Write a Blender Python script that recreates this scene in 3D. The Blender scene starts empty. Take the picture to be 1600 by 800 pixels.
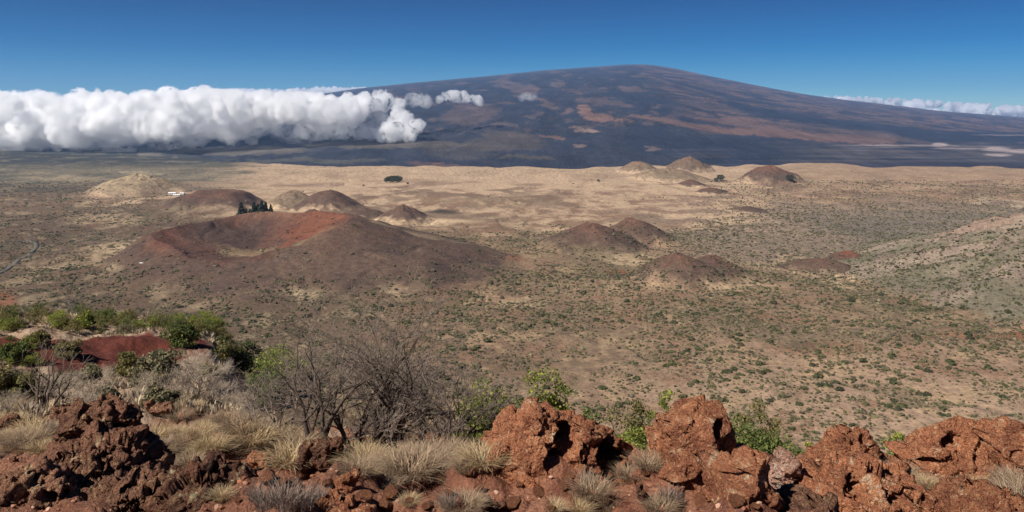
import bpy, bmesh, math, random
import numpy as np
from mathutils import Vector

RNG = np.random.default_rng(7)
random.seed(7)
SC = bpy.context.scene
COL = SC.collection
F = 1250.0          # focal length in pixels of the 1600 px wide photograph
HY = 175.0          # eye level row; the eye is the world origin (z = 0)

# ------------------------------------------------------------------ noise
_G = np.random.default_rng(3).normal(size=(256, 3)); _G /= np.linalg.norm(_G, axis=1)[:, None]
_G = _G.astype(np.float32)

def _hash(ix, iy, iz, seed):
    h = (ix.astype(np.uint32) * np.uint32(0x9E3779B1)) ^ (iy.astype(np.uint32) * np.uint32(0x85EBCA77)) ^ \
        (iz.astype(np.uint32) * np.uint32(0xC2B2AE3D)) ^ np.uint32((seed * 0x27D4EB2F) & 0xFFFFFFFF)
    h ^= h >> np.uint32(15); h *= np.uint32(0x2C1B3C6D); h ^= h >> np.uint32(12)
    h *= np.uint32(0x297A2D39); h ^= h >> np.uint32(15)
    return h

def noise3(x, y, z, seed=0):
    x, y, z = np.broadcast_arrays(np.asarray(x, float), np.asarray(y, float), np.asarray(z, float))
    fx, fy, fz = np.floor(x), np.floor(y), np.floor(z)
    ix, iy, iz = fx.astype(np.int64), fy.astype(np.int64), fz.astype(np.int64)
    tx, ty, tz = (x - fx), (y - fy), (z - fz)
    sx, sy, sz = [t * t * t * (t * (t * 6 - 15) + 10) for t in (tx, ty, tz)]
    out = 0
    for i in (0, 1):
        wx = sx if i else 1 - sx
        for j in (0, 1):
            wy = sy if j else 1 - sy
            for k in (0, 1):
                wz = sz if k else 1 - sz
                g = _G[_hash(ix + i, iy + j, iz + k, seed) & np.uint32(255)]
                out = out + wx * wy * wz * (g[..., 0] * (tx - i) + g[..., 1] * (ty - j) + g[..., 2] * (tz - k))
    return out * 1.5

def noise2(x, y, seed=0):
    x, y = np.broadcast_arrays(np.asarray(x, float), np.asarray(y, float))
    fx, fy = np.floor(x), np.floor(y)
    ix, iy = fx.astype(np.int64), fy.astype(np.int64); iz = np.zeros_like(ix)
    tx, ty = x - fx, y - fy
    sx, sy = [t * t * t * (t * (t * 6 - 15) + 10) for t in (tx, ty)]
    out = 0
    for i in (0, 1):
        wx = sx if i else 1 - sx
        for j in (0, 1):
            wy = sy if j else 1 - sy
            a = (_hash(ix + i, iy + j, iz, seed) & np.uint32(1023)).astype(float) * (2 * math.pi / 1024)
            out = out + wx * wy * (np.cos(a) * (tx - i) + np.sin(a) * (ty - j))
    return out * 1.5

def fbm2(x, y, o=4, seed=0, gain=.5):
    a, s, t = 1.0, 0, 0
    for k in range(o):
        s = s + a * noise2(x * 2 ** k, y * 2 ** k, seed + k * 17); t += a; a *= gain
    return s / t * 1.6

def fbm3(x, y, z, o=4, seed=0, gain=.5):
    a, s, t = 1.0, 0, 0
    for k in range(o):
        f = 2.03 ** k
        s = s + a * noise3(x * f, y * f, z * f, seed + k * 17); t += a; a *= gain
    return s / t * 1.6

def billow3(x, y, z, o=4, seed=0, gain=.5):
    a, s, t = 1.0, 0, 0
    for k in range(o):
        f = 2.03 ** k
        s = s + a * (1 - 2.2 * np.abs(noise3(x * f, y * f, z * f, seed + k * 17))); t += a; a *= gain
    return s / t

def worley3(x, y, z, seed=0):
    fx, fy, fz = np.floor(x).astype(np.int64), np.floor(y).astype(np.int64), np.floor(z).astype(np.int64)
    best = np.full(x.shape, 9.0)
    for i in (-1, 0, 1):
        for j in (-1, 0, 1):
            for k in (-1, 0, 1):
                cx, cy, cz = fx + i, fy + j, fz + k
                h = _hash(cx, cy, cz, seed)
                px = cx + (h & np.uint32(255)) / 255.0
                py = cy + ((h >> np.uint32(8)) & np.uint32(255)) / 255.0
                pz = cz + ((h >> np.uint32(16)) & np.uint32(255)) / 255.0
                best = np.minimum(best, (px - x) ** 2 + (py - y) ** 2 + (pz - z) ** 2)
    return np.sqrt(best)

def sm(a, b, x):
    t = np.clip((np.asarray(x, float) - a) / (b - a), 0, 1)
    return t * t * (3 - 2 * t)

def mix(a, b, w):
    return a * (1 - w) + b * w

def mixc(c, col, w):
    return c * (1 - w[..., None]) + np.asarray(col, float) * w[..., None]

# ------------------------------------------------------------------ mesh helpers
def mk_mesh(name, V, faces, smooth=True, attrs=None):
    """faces: an (n,3) or (n,4) index array, or a list of such arrays"""
    if isinstance(faces, np.ndarray): faces = [faces]
    faces = [f for f in faces if len(f)]
    me = bpy.data.meshes.new(name)
    V = np.asarray(V, np.float32)
    me.vertices.add(len(V)); me.vertices.foreach_set('co', V.ravel())
    idx = np.concatenate([f.ravel() for f in faces]).astype(np.int32)
    tot = np.concatenate([np.full(len(f), f.shape[1]) for f in faces]).astype(np.int32)
    st = np.concatenate([[0], np.cumsum(tot)[:-1]]).astype(np.int32)
    me.loops.add(len(idx)); me.loops.foreach_set('vertex_index', idx)
    me.polygons.add(len(tot)); me.polygons.foreach_set('loop_start', st)
    me.polygons.foreach_set('use_smooth', np.full(len(tot), bool(smooth)))
    for k, a in (attrs or {}).items():
        a = np.asarray(a, np.float32)
        if a.ndim == 1:
            at = me.attributes.new(k, 'FLOAT', 'POINT'); at.data.foreach_set('value', a)
        else:
            at = me.attributes.new(k, 'FLOAT_COLOR', 'POINT')
            b = np.ones((len(a), 4), np.float32); b[:, :3] = a[:, :3]
            at.data.foreach_set('color', b.ravel())
    me.update(calc_edges=True)
    return me

def mk_obj(name, me, mat=None, parent=None, loc=None):
    o = bpy.data.objects.new(name, me); COL.objects.link(o)
    if mat is not None and me is not None and not me.materials: me.materials.append(mat)
    if parent is not None: o.parent = parent
    if loc is not None: o.location = loc
    return o

def tag(o, label=None, cat=None, group=None, kind=None):
    if label: o['label'] = label
    if cat: o['category'] = cat
    if group: o['group'] = group
    if kind: o['kind'] = kind
    return o

def grid_faces(nr, nc, wrap=False):
    i = np.arange(nr - 1)[:, None]; j = np.arange(nc if wrap else nc - 1)[None, :]
    a = i * nc + j; b = i * nc + (j + 1) % nc
    return np.stack([a, b, b + nc, a + nc], -1).reshape(-1, 4)

def copy_thing(o, loc, rz=0.0, s=1.0, label=None, group=None):
    r = o.copy(); COL.objects.link(r)
    r.location = loc; r.rotation_euler = (0, 0, rz)
    r.scale = (s, s, s) if not hasattr(s, '__len__') else s
    for ch in o.children:
        c = ch.copy(); COL.objects.link(c); c.parent = r
    if label: r['label'] = label
    if group: r['group'] = group
    return r

# ------------------------------------------------------------------ terrain height
RP_Y = [0, 4, 6, 9, 12, 13.5, 18, 30, 100, 300, 560, 700]
RP_Z = [-2.2, -2.6, -3.0, -4.1, -5.3, -6.0, -9.0, -17.5, -62, -180, -288, -300]
MP_Z = [-2.2, -2.6, -3.0, -4.0, -4.95, -5.5, -7.9, -17.0, -62, -180, -288, -300]
LP_Y = [0, 4, 6, 11, 20, 35, 45, 60, 75, 95, 130, 200, 350, 620, 800]
LP_Z = [-2.2, -2.6, -3.05, -4.7, -7.4, -12.0, -15.0, -17.9, -20.6, -24.6, -38, -75, -160, -286, -300]

def px_of(u): return 800 + F * u

def hummock(x, y): return np.sqrt(((x + 31 - .05 * (y - 60) + .25 * (y - 60)) / 10.0) ** 2 + ((y - 60 - .3 * (x + 30)) / 14.5) ** 2)

def gully(x, y):
    w = 60 * fbm2(x * .006, y * .006, 2, 161)
    return 1 - sm(0, .055, np.abs(fbm2((x + w) * .0019, (y - w) * .0026, 3, 160)))

def H_base(x, y, detail=True):
    x = np.asarray(x, float); y = np.asarray(y, float)
    r = np.hypot(x, y); th = np.arctan2(x, y)
    tc = np.clip(th, -.96, .96)
    Y = r * np.cos(tc); u = np.tan(tc); p = px_of(u)
    w = 1 - sm(290, 560, p + 40 * noise2(r * .02 + 9, p * .01, 4) * sm(15, 60, r))
    zr = mix(np.interp(Y, RP_Y, MP_Z), np.interp(Y, RP_Y, RP_Z), sm(690, 820, p)); zl = np.interp(Y, LP_Y, LP_Z)
    z = mix(zr, zl, w)
    far = sm(500, 900, Y)
    # the plain rolls gently, then falls off at the far rim of the plateau
    rim_p = [-1200, 0, 120, 300, 420, 560, 700, 800, 900, 1000, 1150, 1300, 1450, 1600, 2600]
    rim_y = [6200, 6000, 5600, 5000, 4500, 4300, 4150, 4120, 4080, 4250, 4200, 4350, 4150, 4000, 4000]
    rim = np.interp(p, rim_p, rim_y) + 160 * fbm2(p * .012, Y * .0007, 3, 31)
    roll = 11 * fbm2(x * .0016, y * .0016, 3, 5) + 3.5 * fbm2(x * .006, y * .006, 3, 6) - 3 * gully(x, y)
    band = sm(2900, 3900, Y) * sm(330, 560, p)
    roll = roll + band * (8 + 7 * noise2(p * .02, Y * .0005, 8))
    z = z + far * roll
    drop = sm(0, 1500, Y - rim)
    z = z - 152 * drop * (1 - .45 * (1 - sm(250, 420, p)))
    z = np.where(Y > 9000, np.minimum(z, -455), z)
    # behind and beside the camera the hillside carries on upward
    back = sm(1.3, 2.2, np.abs(th))
    z = mix(z, -2.3 + np.minimum(.12 * r, 200), back)
    if detail:
        near = 1 - sm(60, 260, r)
        d = .34 * fbm2(x * .45, y * .45, 3, 11) + .16 * fbm2(x * 1.7, y * 1.7, 3, 12) * (1 - sm(20, 60, r)) \
            + .05 * fbm2(x * 6, y * 6, 3, 13) * (1 - sm(12, 25, r))
        d = d + 1.5 * fbm2(x * .05, y * .05, 3, 14) * sm(18, 60, r)
        z = z + near * d * sm(2.5, 5, r)
        # the red cinder hummock on the spur
        z = z + 1.0 * (1 - sm(.1, 1.15, hummock(x, y)))
    return z

# cones: px centre, base distance, height above the plain, radius
CONES = []
def cone(name, label, px, Y, h, R, rim=0.0, floor=None, kind=None, red=.3, shape=1.15, seed=1, fn=None, grassy=0.0):
    CONES.append(dict(name=name, label=label, x=(px - 800) / F * Y, y=Y, h=h, R=R, rim=rim, floor=floor,
                      red=red, shape=shape, seed=seed, fn=fn, grassy=grassy))

def cone_h(c, x, y):
    dx, dy = x - c['x'], y - c['y']
    if c['fn']:
        dx = dx + 26 * fbm2(x * .008, y * .008, 3, 65); dy = dy + 26 * fbm2(x * .008, y * .008, 3, 66)
        d = np.hypot(dx, dy); th = np.arctan2(dy, dx)
        return c['fn'](c, d, th)
    k = 1.6 / c['R']; am = .10 * c['R']
    dx = dx + am * fbm2(x * k, y * k, 3, c['seed'] + 300); dy = dy + am * fbm2(x * k, y * k, 3, c['seed'] + 330)
    d = np.hypot(dx, dy); th = np.arctan2(dy, dx)
    if not c['rim']: d = np.sqrt(d * d + (.10 * c['R']) ** 2) - .07 * c['R']
    R = c['R'] * (1 + .13 * noise2(np.cos(th) * 1.3 + c['seed'] * 7.1, np.sin(th) * 1.3, c['seed'])
                  + .06 * noise2(np.cos(th) * 4 + c['seed'], np.sin(th) * 4, c['seed'] + 5))
    r0 = c['rim']
    t = np.clip(1 - (d - r0) / (R - r0), 0, 1)
    foot = sm(0, .35, t)
    prof = np.power(t, c['shape']) * (.75 + .25 * foot)
    h = c['h'] * (1 + .06 * noise2(np.cos(th) * 2, np.sin(th) * 2 + c['seed'], c['seed'] + 9) * sm(.3, .9, t))
    z = h * prof
    if r0 > 0:
        fl = c['floor']
        ins = d < r0
        z = np.where(ins, fl + (h - fl) * np.power(np.clip(d / r0, 0, 1), 2.2), z)
        z = z - 2.5 * np.exp(-((d - r0) / (r0 * .12)) ** 2)
    else:
        z = z - c['h'] * .05 * np.exp(-(d / (c['R'] * .16)) ** 2)
    gul = noise2(th * 9 + c['seed'] * 3, d / c['R'] * 2, c['seed'] + 2)
    if c['seed'] == 17: gul = noise2(th * 6 + c['seed'] * 3, d / c['R'] * 1.5, c['seed'] + 2) + .4 * noise2(th * 17, d / c['R'] * 3, 5)
    return z + (gul * (.13 if c['seed'] == 17 else .014) + .03 * fbm2(x * .03, y * .03, 3, c['seed'])) * c['h'] * sm(.02, .4, t)

def big_crater(c, d, th):
    # th = 0 to the right, pi/2 away from the camera, -pi/2 toward it
    C = lambda a: np.cos(th - a)
    deg = np.degrees(th) % 360
    ang = [0, 40, 75, 110, 145, 180, 215, 245, 270, 300, 325, 345, 360]
    hh = [86, 84, 79, 76, 68, 57, 42, 31, 28, 38, 63, 82, 86]
    rr = [560, 470, 400, 350, 300, 262, 275, 310, 350, 430, 520, 560, 560]
    h = np.interp(deg, ang, hh); R = np.interp(deg, ang, rr)
    h = h + 1.6 * noise2(np.cos(th) * 3, np.sin(th) * 3, 61)
    R = R * (1 + .05 * noise2(np.cos(th) * 3, np.sin(th) * 3, 62))
    r0 = np.interp(deg, ang, [176, 178, 172, 165, 170, 178, 160, 150, 152, 160, 172, 178, 176])
    t = np.clip(1 - (d - r0) / (R - r0), 0, 1)
    z = h * np.power(t, 1.12) * (.7 + .3 * sm(0, .4, t))
    q = np.clip(d / r0, 0, 1)
    fl = 15.0
    z = np.where(d < r0, fl + (h - fl) * (.25 * q + .75 * q ** 2.4), z)
    z = z - 1.5 * np.exp(-((d - r0) / 9) ** 2)
    gul = noise2(th * 11, d * .02, 63) + .6 * noise2(th * 23, d * .03, 64)
    return z + gul * .5 * sm(.02, .3, t) * sm(20, 90, d)

cone('crater_hill', 'big reddish brown cinder cone with a wide open crater', 392, 1605, 88, 560, fn=big_crater, rim=175, floor=15, seed=3, red=.12)
cone('cinder_cone', 'small steep dark cone with a pointed top in the tan plain', 631, 2235, 50, 92, seed=4, red=.12)
cone('cinder_cone', 'low brown cone beside the steep dark pointed one', 571, 2300, 27, 80, seed=5, red=.15)
cone('cinder_cone', 'brown twin cone whose right peak has a long dark slope', 512, 2520, 60, 118, seed=6, red=.2)
cone('cinder_cone', 'paler rounded hump joined to the left of the brown twin cone', 458, 2600, 52, 110, seed=7, red=.15, grassy=.45)
cone('cinder_cone', 'little dark knob peeping over the crater rim', 488, 2160, 41, 60, seed=8, red=.1)
cone('cinder_cone', 'broad flat topped dark brown cone behind the trees on the rim', 342, 2560, 45, 168, rim=78, floor=38, seed=9, red=.3)
cone('grassy_hill', 'rounded tan grassy hill beside the pale buildings', 217, 3010, 74, 165, shape=.8, seed=10, red=0, grassy=1.0)
cone('cinder_cone', 'red brown cone in the scrub with the higher of two close peaks', 926, 1775, 55, 132, seed=11, red=.4)
cone('cinder_cone', 'red brown cone behind and right of the higher close peak', 988, 1880, 54, 100, seed=12, red=.4)
cone('cinder_cone', 'low mound in the scrub with a reddish left crest', 1058, 1440, 45, 92, seed=13, shape=.95, red=.35)
cone('cinder_cone', 'low brown shoulder right of the mound with the reddish crest', 1112, 1470, 38, 75, seed=14, shape=.9, red=.25)
cone('cinder_cone', 'low grey brown mound beside the bright orange scar', 1282, 1545, 24, 80, seed=15, shape=.9, red=.2)
cone('cinder_cone', 'small mound bearing a bright orange cinder scar', 1330, 1640, 26, 62, seed=16, shape=.9, red=1.0)
cone('scrub_hill', 'wide scrub covered hill rising at the edge of the plain', 1715, 1450, 122, 430, seed=17, shape=1.0, red=.16, grassy=.35)
cone('cinder_cone', 'rounded red cone near the far rim of the tan plain', 1203, 3420, 74, 150, shape=.85, seed=18, red=.55)
cone('cinder_cone', 'olive brown cone standing highest on the far rim', 1075, 3960, 76, 125, shape=1.0, seed=19, red=.1, grassy=.2)
cone('cinder_cone', 'small pinkish flat cone on the far rim', 995, 3960, 52, 100, shape=.7, seed=20, red=.5, grassy=.4)
cone('cinder_cone', 'wide pale brown mound below the highest far cone', 1050, 3540, 46, 175, shape=.95, seed=21, red=.15, grassy=.5)
cone('cinder_cone', 'tiny pointed dark red cone below the wide pale mound', 1079, 3240, 29, 72, seed=22, red=.4)
cone('cinder_cone', 'tiny low red brown mound right of the tiny pointed cone', 1112, 3020, 18, 62, shape=.8, seed=23, red=.4)
cone('cinder_cone', 'low brown hump where the tan plain turns to grey scrub', 1168, 2420, 15, 65, shape=.7, seed=24, red=.2)
cone('cinder_cone', 'small dark hill in the dark lava beyond the plateau', 1434, 5400, 46, 190, seed=25, red=0)
cone('cinder_cone', 'low reddish cone with pale tracks at the foot of the mountain', 684, 6150, 62, 150, shape=.8, seed=26, red=.5)

def H_all(x, y):
    b = H_base(x, y); m = np.zeros_like(np.asarray(b, float))
    for c in CONES:
        near = np.hypot(np.asarray(x) - c['x'], np.asarray(y) - c['y']) < c['R'] * 1.3
        if np.any(near):
            xs, ys = np.broadcast_arrays(np.asarray(x, float), np.asarray(y, float))
            v = cone_h(c, xs, ys)
            m = np.maximum(m, np.where(near, v, 0))
    return b + m

def ground_z(x, y): return float(H_all(np.array([x]), np.array([y]))[0])

_scan = np.concatenate([np.arange(3.5, 30, .03), np.geomspace(30, 7000, 3000)])
def on_ground(px, py):
    """where the ground shows at this place of the view"""
    u = (px - 800) / F
    z = H_all(u * _scan, _scan)
    yy = HY - F * z / _scan
    run = np.minimum.accumulate(yy)
    hit = np.nonzero(run <= py)[0]
    i = hit[0] if len(hit) else len(_scan) - 1
    Y = _scan[i]
    return u * Y, Y, z[i]

# ------------------------------------------------------------------ terrain colour (albedo)
def ell(p, q, cx, cy, rx, ry, soft=.5):
    d = np.sqrt(((p - cx) / rx) ** 2 + ((q - cy) / ry) ** 2)
    return 1 - sm(1 - soft, 1 + soft, d)

def line_d(p, q, pts):
    best = np.full(p.shape, 1e9); 
    for (x0, y0, w0), (x1, y1, w1) in zip(pts[:-1], pts[1:]):
        dx, dy = x1 - x0, y1 - y0
        t = np.clip(((p - x0) * dx + (q - y0) * dy) / (dx * dx + dy * dy), 0, 1)
        d = np.hypot(p - x0 - t * dx, q - y0 - t * dy) / (w0 + (w1 - w0) * t)
        best = np.minimum(best, d)
    return best

def terrain_col(x, y, z, c=None):
    """what grows or lies on the ground at a place of the plain"""
    x = np.asarray(x, float); y = np.asarray(y, float)
    r = np.hypot(x, y); Y = np.maximum(y, 1.0)
    u = np.clip(x / Y, -2, 2); p = px_of(u)
    q = HY + 300 / Y * F                      # a distance scale: q = row of the plain at this distance
    n1 = fbm2(x * .004, y * .004, 4, 41); n2 = fbm2(x * .013, y * .009, 4, 42); n3 = fbm2(x * .05, y * .035, 3, 43)
    n4 = fbm2(x * .0014, y * .0014, 3, 44)
    pw = p + 60 * n1 + 25 * n2; qw = q + (q - 170) * (.10 * n1 + .06 * n2)
    left = np.broadcast_to(np.array([.150, .100, .064]), x.shape + (3,))
    c0 = left.copy()
    c0 = mixc(c0, (.215, .152, .100), sm(560, 1000, pw))
    c0 = mixc(c0, (.30, .22, .150), sm(800, 1200, pw) * sm(500, 600, qw))
    # reddish and straw patches
    c0 = mixc(c0, (.20, .115, .072), .6 * sm(.1, .55, n2 + .4 * n3))
    c0 = mixc(c0, (.36, .265, .16), .62 * sm(.18, .6, -n2 + .6 * n3))
    c0 = mixc(c0, (.115, .085, .058), .6 * sm(.1, .6, n1 - .5 * n3))
    gu = gully(x, y) * sm(620, 800, r)
    c0 = mixc(c0, (.115, .098, .060), .6 * gu)
    # greener ground between the cones
    g = sm(560, 800, pw) * (1 - sm(430, 520, qw) * .6) * sm(325, 390, qw)
    c0 = mixc(c0, (.155, .138, .078), .55 * g * sm(-.4, .4, n1 + n3 * .7))
    # the grey scrub belt far right
    belt = sm(960, 1180, pw) * sm(300, 330, qw) * (1 - sm(385, 430, qw))
    c0 = mixc(c0, (.185, .152, .118), .8 * belt)
    c0 = mixc(c0, (.34, .265, .18), .6 * belt * sm(.35, .6, n3 + .5 * n2))
    c0 = c0 * (1 + np.array([.07, -.03, -.06]) * sm(500, 800, p)[..., None]) * (1 - .24 * (1 - sm(480, 640, p)) * sm(315, 350, q))[..., None]
    c0 = mixc(c0, (.145, .122, .098), .7 * sm(1230, 1400, pw) * sm(318, 340, q) * (1 - sm(420, 440, q)))
    # the tan grass plain, broken by brown streaks
    tan = sm(230, 420, pw) * (1 - sm(330, 372, qw)) * (1 - .88 * sm(1060, 1330, pw) * (.7 + .3 * sm(285, 300, qw)))
    tan = np.maximum(tan, ell(pw, qw, 225, 304, 95, 13) )
    tcol = mixc(np.broadcast_to(np.array([.41, .285, .18]), x.shape + (3,)), (.47, .335, .215), sm(-.2, .6, n3))
    tcol = mixc(tcol, (.27, .18, .12), sm(-.05, .4, n1 + .5 * n2) * .85 * sm(268, 296, qw))
    tw = np.clip(tan * (1 - .9 * sm(-.12, .28, n2 + .5 * n3) * sm(284, 322, qw)), 0, 1)
    c0 = c0 * (1 - tw[..., None]) + tcol * tw[..., None]
    c0 = mixc(c0, (.19, .14, .09), .7 * tan * sm(.22, .42, n3 + .35 * n1) * (1 - sm(276, 292, qw)))
    for (cx, cy, rx, ry) in ((760, 312, 95, 5), (640, 305, 60, 4), (560, 327, 60, 5), (850, 322, 70, 5), (700, 337, 110, 9), (800, 300, 40, 3)):
        c0 = mixc(c0, (.165, .112, .072), .75 * ell(pw, qw, cx, cy, rx, ry))
    c0 = mixc(c0, (.45, .34, .22), .6 * ell(pw, qw, 1585, 318, 70, 4)) 
    c0 = mixc(c0, (.56, .41, .25), .8 * ell(p + 20 * n2, q + 2 * n2, 640, 345, 100, 4.0))
    c0 = mixc(c0, (.56, .41, .25), .8 * ell(p + 20 * n2, q + 2 * n2, 380, 324, 60, 3.0))
    # far left: dark bushy belt, straw strips behind
    c0 = mixc(c0, (.085, .070, .052), .85 * ell(pw, qw, 70, 297, 150, 7))
    fl = (1 - sm(300, 420, pw)) * (1 - sm(278, 296, qw))
    c0 = mixc(c0, (.16, .135, .092), fl * .95)
    c0 = mixc(c0, (.34, .27, .17), fl * sm(.1, .5, n1 + n3 * .6) * .7)
    c0 = mixc(c0, (.08, .075, .055), fl * sm(.05, .5, -n1 + n3 * .7) * .8)
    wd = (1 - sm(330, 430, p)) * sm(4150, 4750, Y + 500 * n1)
    c0 = mixc(c0, (.040, .044, .044), .93 * wd)  # dark woods, with the cloud bank's shadow painted into the same colour
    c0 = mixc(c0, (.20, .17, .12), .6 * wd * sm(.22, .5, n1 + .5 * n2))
    # bright straw openings
    for (cx, cy, rx, ry, a) in ((1320, 430, 26, 20, .8), (1130, 440, 50, 12, .6), (240, 400, 100, 18, .6), (170, 345, 60, 8, .5),
                                (985, 405, 45, 8, .7), (440, 450, 150, 14, .7), (240, 395, 90, 22, .6), (120, 420, 90, 10, .4), (600, 455, 70, 9, .5), (330, 425, 90, 12, .6), (1340, 400, 60, 8, .4), (1240, 412, 60, 10, .45), (820, 470, 50, 8, .5)):
        c0 = mixc(c0, (.46, .335, .20), a * ell(p + 14 * n2 + 8 * n3, q + 8 * n2 + 5 * n3, cx, cy, rx, ry) * sm(-.5, .3, n3 + .2))
    gl = line_d(p + 5 * n2, q + 2 * n2, [(1330, 462, 1.5), (1380, 478, 2), (1440, 484, 2.2), (1510, 480, 2.2), (1560, 468, 2.2), (1620, 448, 2.2)])
    c0 = mixc(c0, (.10, .085, .05), .8 * (1 - sm(.5, 1.4, gl)))
    c0 = mixc(c0, (.25, .135, .08), .55 * (1 - sm(.5, 1.6, line_d(p + 5 * n2, q + 2 * n2, [(1420, 476, 2), (1510, 471, 3), (1570, 457, 5), (1620, 436, 6)]))))
    # red cinder scars
    for (cx, cy, rx, ry, a) in ((968, 427, 22, 3.5, 1), (1590, 526, 40, 9, .9), (1480, 533, 60, 4, .6), (795, 407, 30, 3, .6), (0, 478, 22, 22, .9), (1290, 548, 70, 9, .5)):
        c0 = mixc(c0, (.20, .085, .045), a * ell(p + 8 * n2, q + 4 * n2, cx, cy, rx, ry))
    c0 = mixc(c0, (.06, .045, .036), .8 * ell(p + 5 * n2, q + 2 * n2, 962, 431, 24, 3.2))
    c0 = mixc(c0, (.05, .042, .034), .85 * ell(p, q + n2, 692, 329, 24, 2.2))  # shadow inside a small crater hollow, painted on as a dark ellipse
    c0 = mixc(c0, (.07, .055, .04), .7 * ell(p, q + n2, 870, 415, 24, 1.6))
    c0 = mixc(c0, (.09, .065, .045), .6 * ell(p + 6 * n2, q + 3 * n2, 1250, 541, 26, 8))
    # dark lava beyond the rim
    lava = sm(0, 250, -z - 312) * sm(300, 480, p) * sm(3800, 4400, Y) + sm(-430, -445, z) * sm(5200, 6200, Y)
    c0 = mixc(c0, (.045, .040, .042), np.clip(lava * 3, 0, 1))
    # the near hillside: red cinder, straw litter
    nr = 1 - sm(150, 420, r)
    m1 = fbm2(x * .30, y * .22, 4, 51); m2 = fbm2(x * 1.6, y * 1.3, 4, 52); m3 = fbm2(x * 7, y * 6, 3, 53)
    red = np.broadcast_to(np.array([.32, .138, .080]), x.shape + (3,)).copy()
    red = mixc(red, (.20, .078, .048), sm(0, .5, m2 + .4 * m3))
    red = mixc(red, (.38, .175, .105), sm(.1, .6, -m2 + .6 * m3))
    lf = 1 - sm(500, 900, p)
    red = mixc(red, (.22, .105, .068), .5 * lf)
    straw = np.clip(lf * .75 * sm(-.25, .45, m1 + .3 * m2) * sm(9, 14, r) + .9 * sm(16, 30, r), 0, 1)
    scol = mixc(np.broadcast_to(np.array([.33, .215, .14]), x.shape + (3,)), (.44, .33, .225), sm(-.2, .5, m2))
    scol = mixc(scol, (.19, .125, .085), .7 * sm(.05, .5, m1 * .6 + m3 * .6))
    red = red * (1 - straw[..., None]) + scol * straw[..., None]
    qh = hummock(x, y) + .22 * m1 + .12 * m2
    red = mixc(red, (.125, .036, .024), 1 - sm(.62, .85, qh))
    c0 = c0 * (1 - nr[..., None]) + red * nr[..., None]
    if c is not None:
        dx, dy = x - c['x'], y - c['y']; d = np.hypot(dx, dy) + 22 * n2 * bool(c['fn']); th = np.arctan2(dy, dx) + .12 * n2
        hh = cone_h(c, x, y)
        rel = np.clip(hh / c['h'], 0, 1)
        cin = np.broadcast_to(np.array([.105, .066, .047]), x.shape + (3,)).copy()
        cin = mixc(cin, (.075, .050, .039), sm(0, .5, n2 + .3 * n3) * .8)
        nn = noise2(th * 5, d / c['R'] * 3, c['seed'] + 70)
        cin = mixc(cin, (.17, .066, .038), np.clip(.8 * c['red'] * (1.1 * sm(.35, .95, rel + .25 * nn)), 0, 1))
        if c['grassy']: cin = mixc(cin, (.34, .255, .155), np.clip(c['grassy'] * (.75 + .5 * n3), 0, 1))
        if c['fn']:
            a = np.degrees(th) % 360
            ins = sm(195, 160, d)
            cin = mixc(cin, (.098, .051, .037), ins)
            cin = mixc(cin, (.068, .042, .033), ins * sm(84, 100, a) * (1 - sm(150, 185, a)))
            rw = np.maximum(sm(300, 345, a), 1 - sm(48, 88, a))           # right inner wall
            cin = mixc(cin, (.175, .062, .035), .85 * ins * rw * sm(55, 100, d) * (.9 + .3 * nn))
            lw = sm(150, 175, a) * (1 - sm(205, 235, a))
            cin = mixc(cin, (.18, .064, .036), 0.3 * lw * np.exp(-((d - 165) / 38) ** 2))
            cin = mixc(cin, (.19, .128, .076), (1 - sm(46, 74, d + 14 * n3)) * (1 - sm(-8, 26, dy + 10 * n3)))
            arm = np.exp(-((d - 150) / 30) ** 2) * sm(296, 312, a) * (1 - sm(334, 350, a))
            cin = mixc(cin, (.150, .128, .075), .75 * arm * sm(-.4, .3, n3))
            crest = np.exp(-((d - 182) / 22) ** 2) * (sm(335, 352, a) + (1 - sm(8, 30, a)))
            cin = mixc(cin, (.17, .064, .038), np.clip(.4 * crest, 0, 1))
            bk = np.exp(-((d - 172) / 20) ** 2) * sm(60, 85, a) * (1 - sm(120, 150, a))
            cin = mixc(cin, (.20, .10, .062), .6 * np.clip(bk, 0, 1))
            ridge = np.exp(-((a - 14) / 5) ** 2) * sm(200, 260, d)
            cin = mixc(cin, (.30, .215, .13), .6 * ridge)
        if c['name'] == 'scrub_hill':
            gy = noise2(th * 6 + c['seed'] * 3, d / c['R'] * 1.5, c['seed'] + 2)
            cin = cin * 0 + np.array([.205, .150, .112])
            cin = mixc(cin, (.135, .122, .078), .75 * sm(-.1, .3, n2 - .6 * gy + .5 - 1.2 * rel))
            cin = mixc(cin, (.26, .20, .145), .6 * sm(.1, .4, gy))
            cin = mixc(cin, (.215, .125, .092), .6 * ell(p + 20 * n2, q + 10 * n2, 1560, 392, 75, 20) )
        if c['seed'] == 25: cin = cin * 0 + np.array([.045, .04, .042])
        edge = sm(-.02, .36, rel + .22 * n3 + .12 * n2)
        if c['fn']: edge = np.maximum(sm(.01, .13, rel + .05 * n3 + .04 * n2), sm(200, 170, d))
        if c['name'] == 'scrub_hill': edge = sm(.0, .07, rel + .03 * n3)
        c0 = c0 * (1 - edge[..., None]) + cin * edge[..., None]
    return np.clip(c0, .01, .9)

# ------------------------------------------------------------------ materials
def new_mat(name):
    m = bpy.data.materials.new(name); m.use_nodes = True
    nt = m.node_tree; nt.nodes.clear()
    return m, nt

class N:
    def __init__(s, nt): s.nt = nt
    def __call__(s, typ, **kw):
        n = s.nt.nodes.new(typ)
        for k, v in kw.items():
            if k.startswith('i_'):
                key = k[2:]
                n.inputs[int(key) if key.isdigit() else key.replace('_', ' ')].default_value = v
            else: setattr(n, k, v)
        return n
    def link(s, a, b): s.nt.links.new(a, b)

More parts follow.
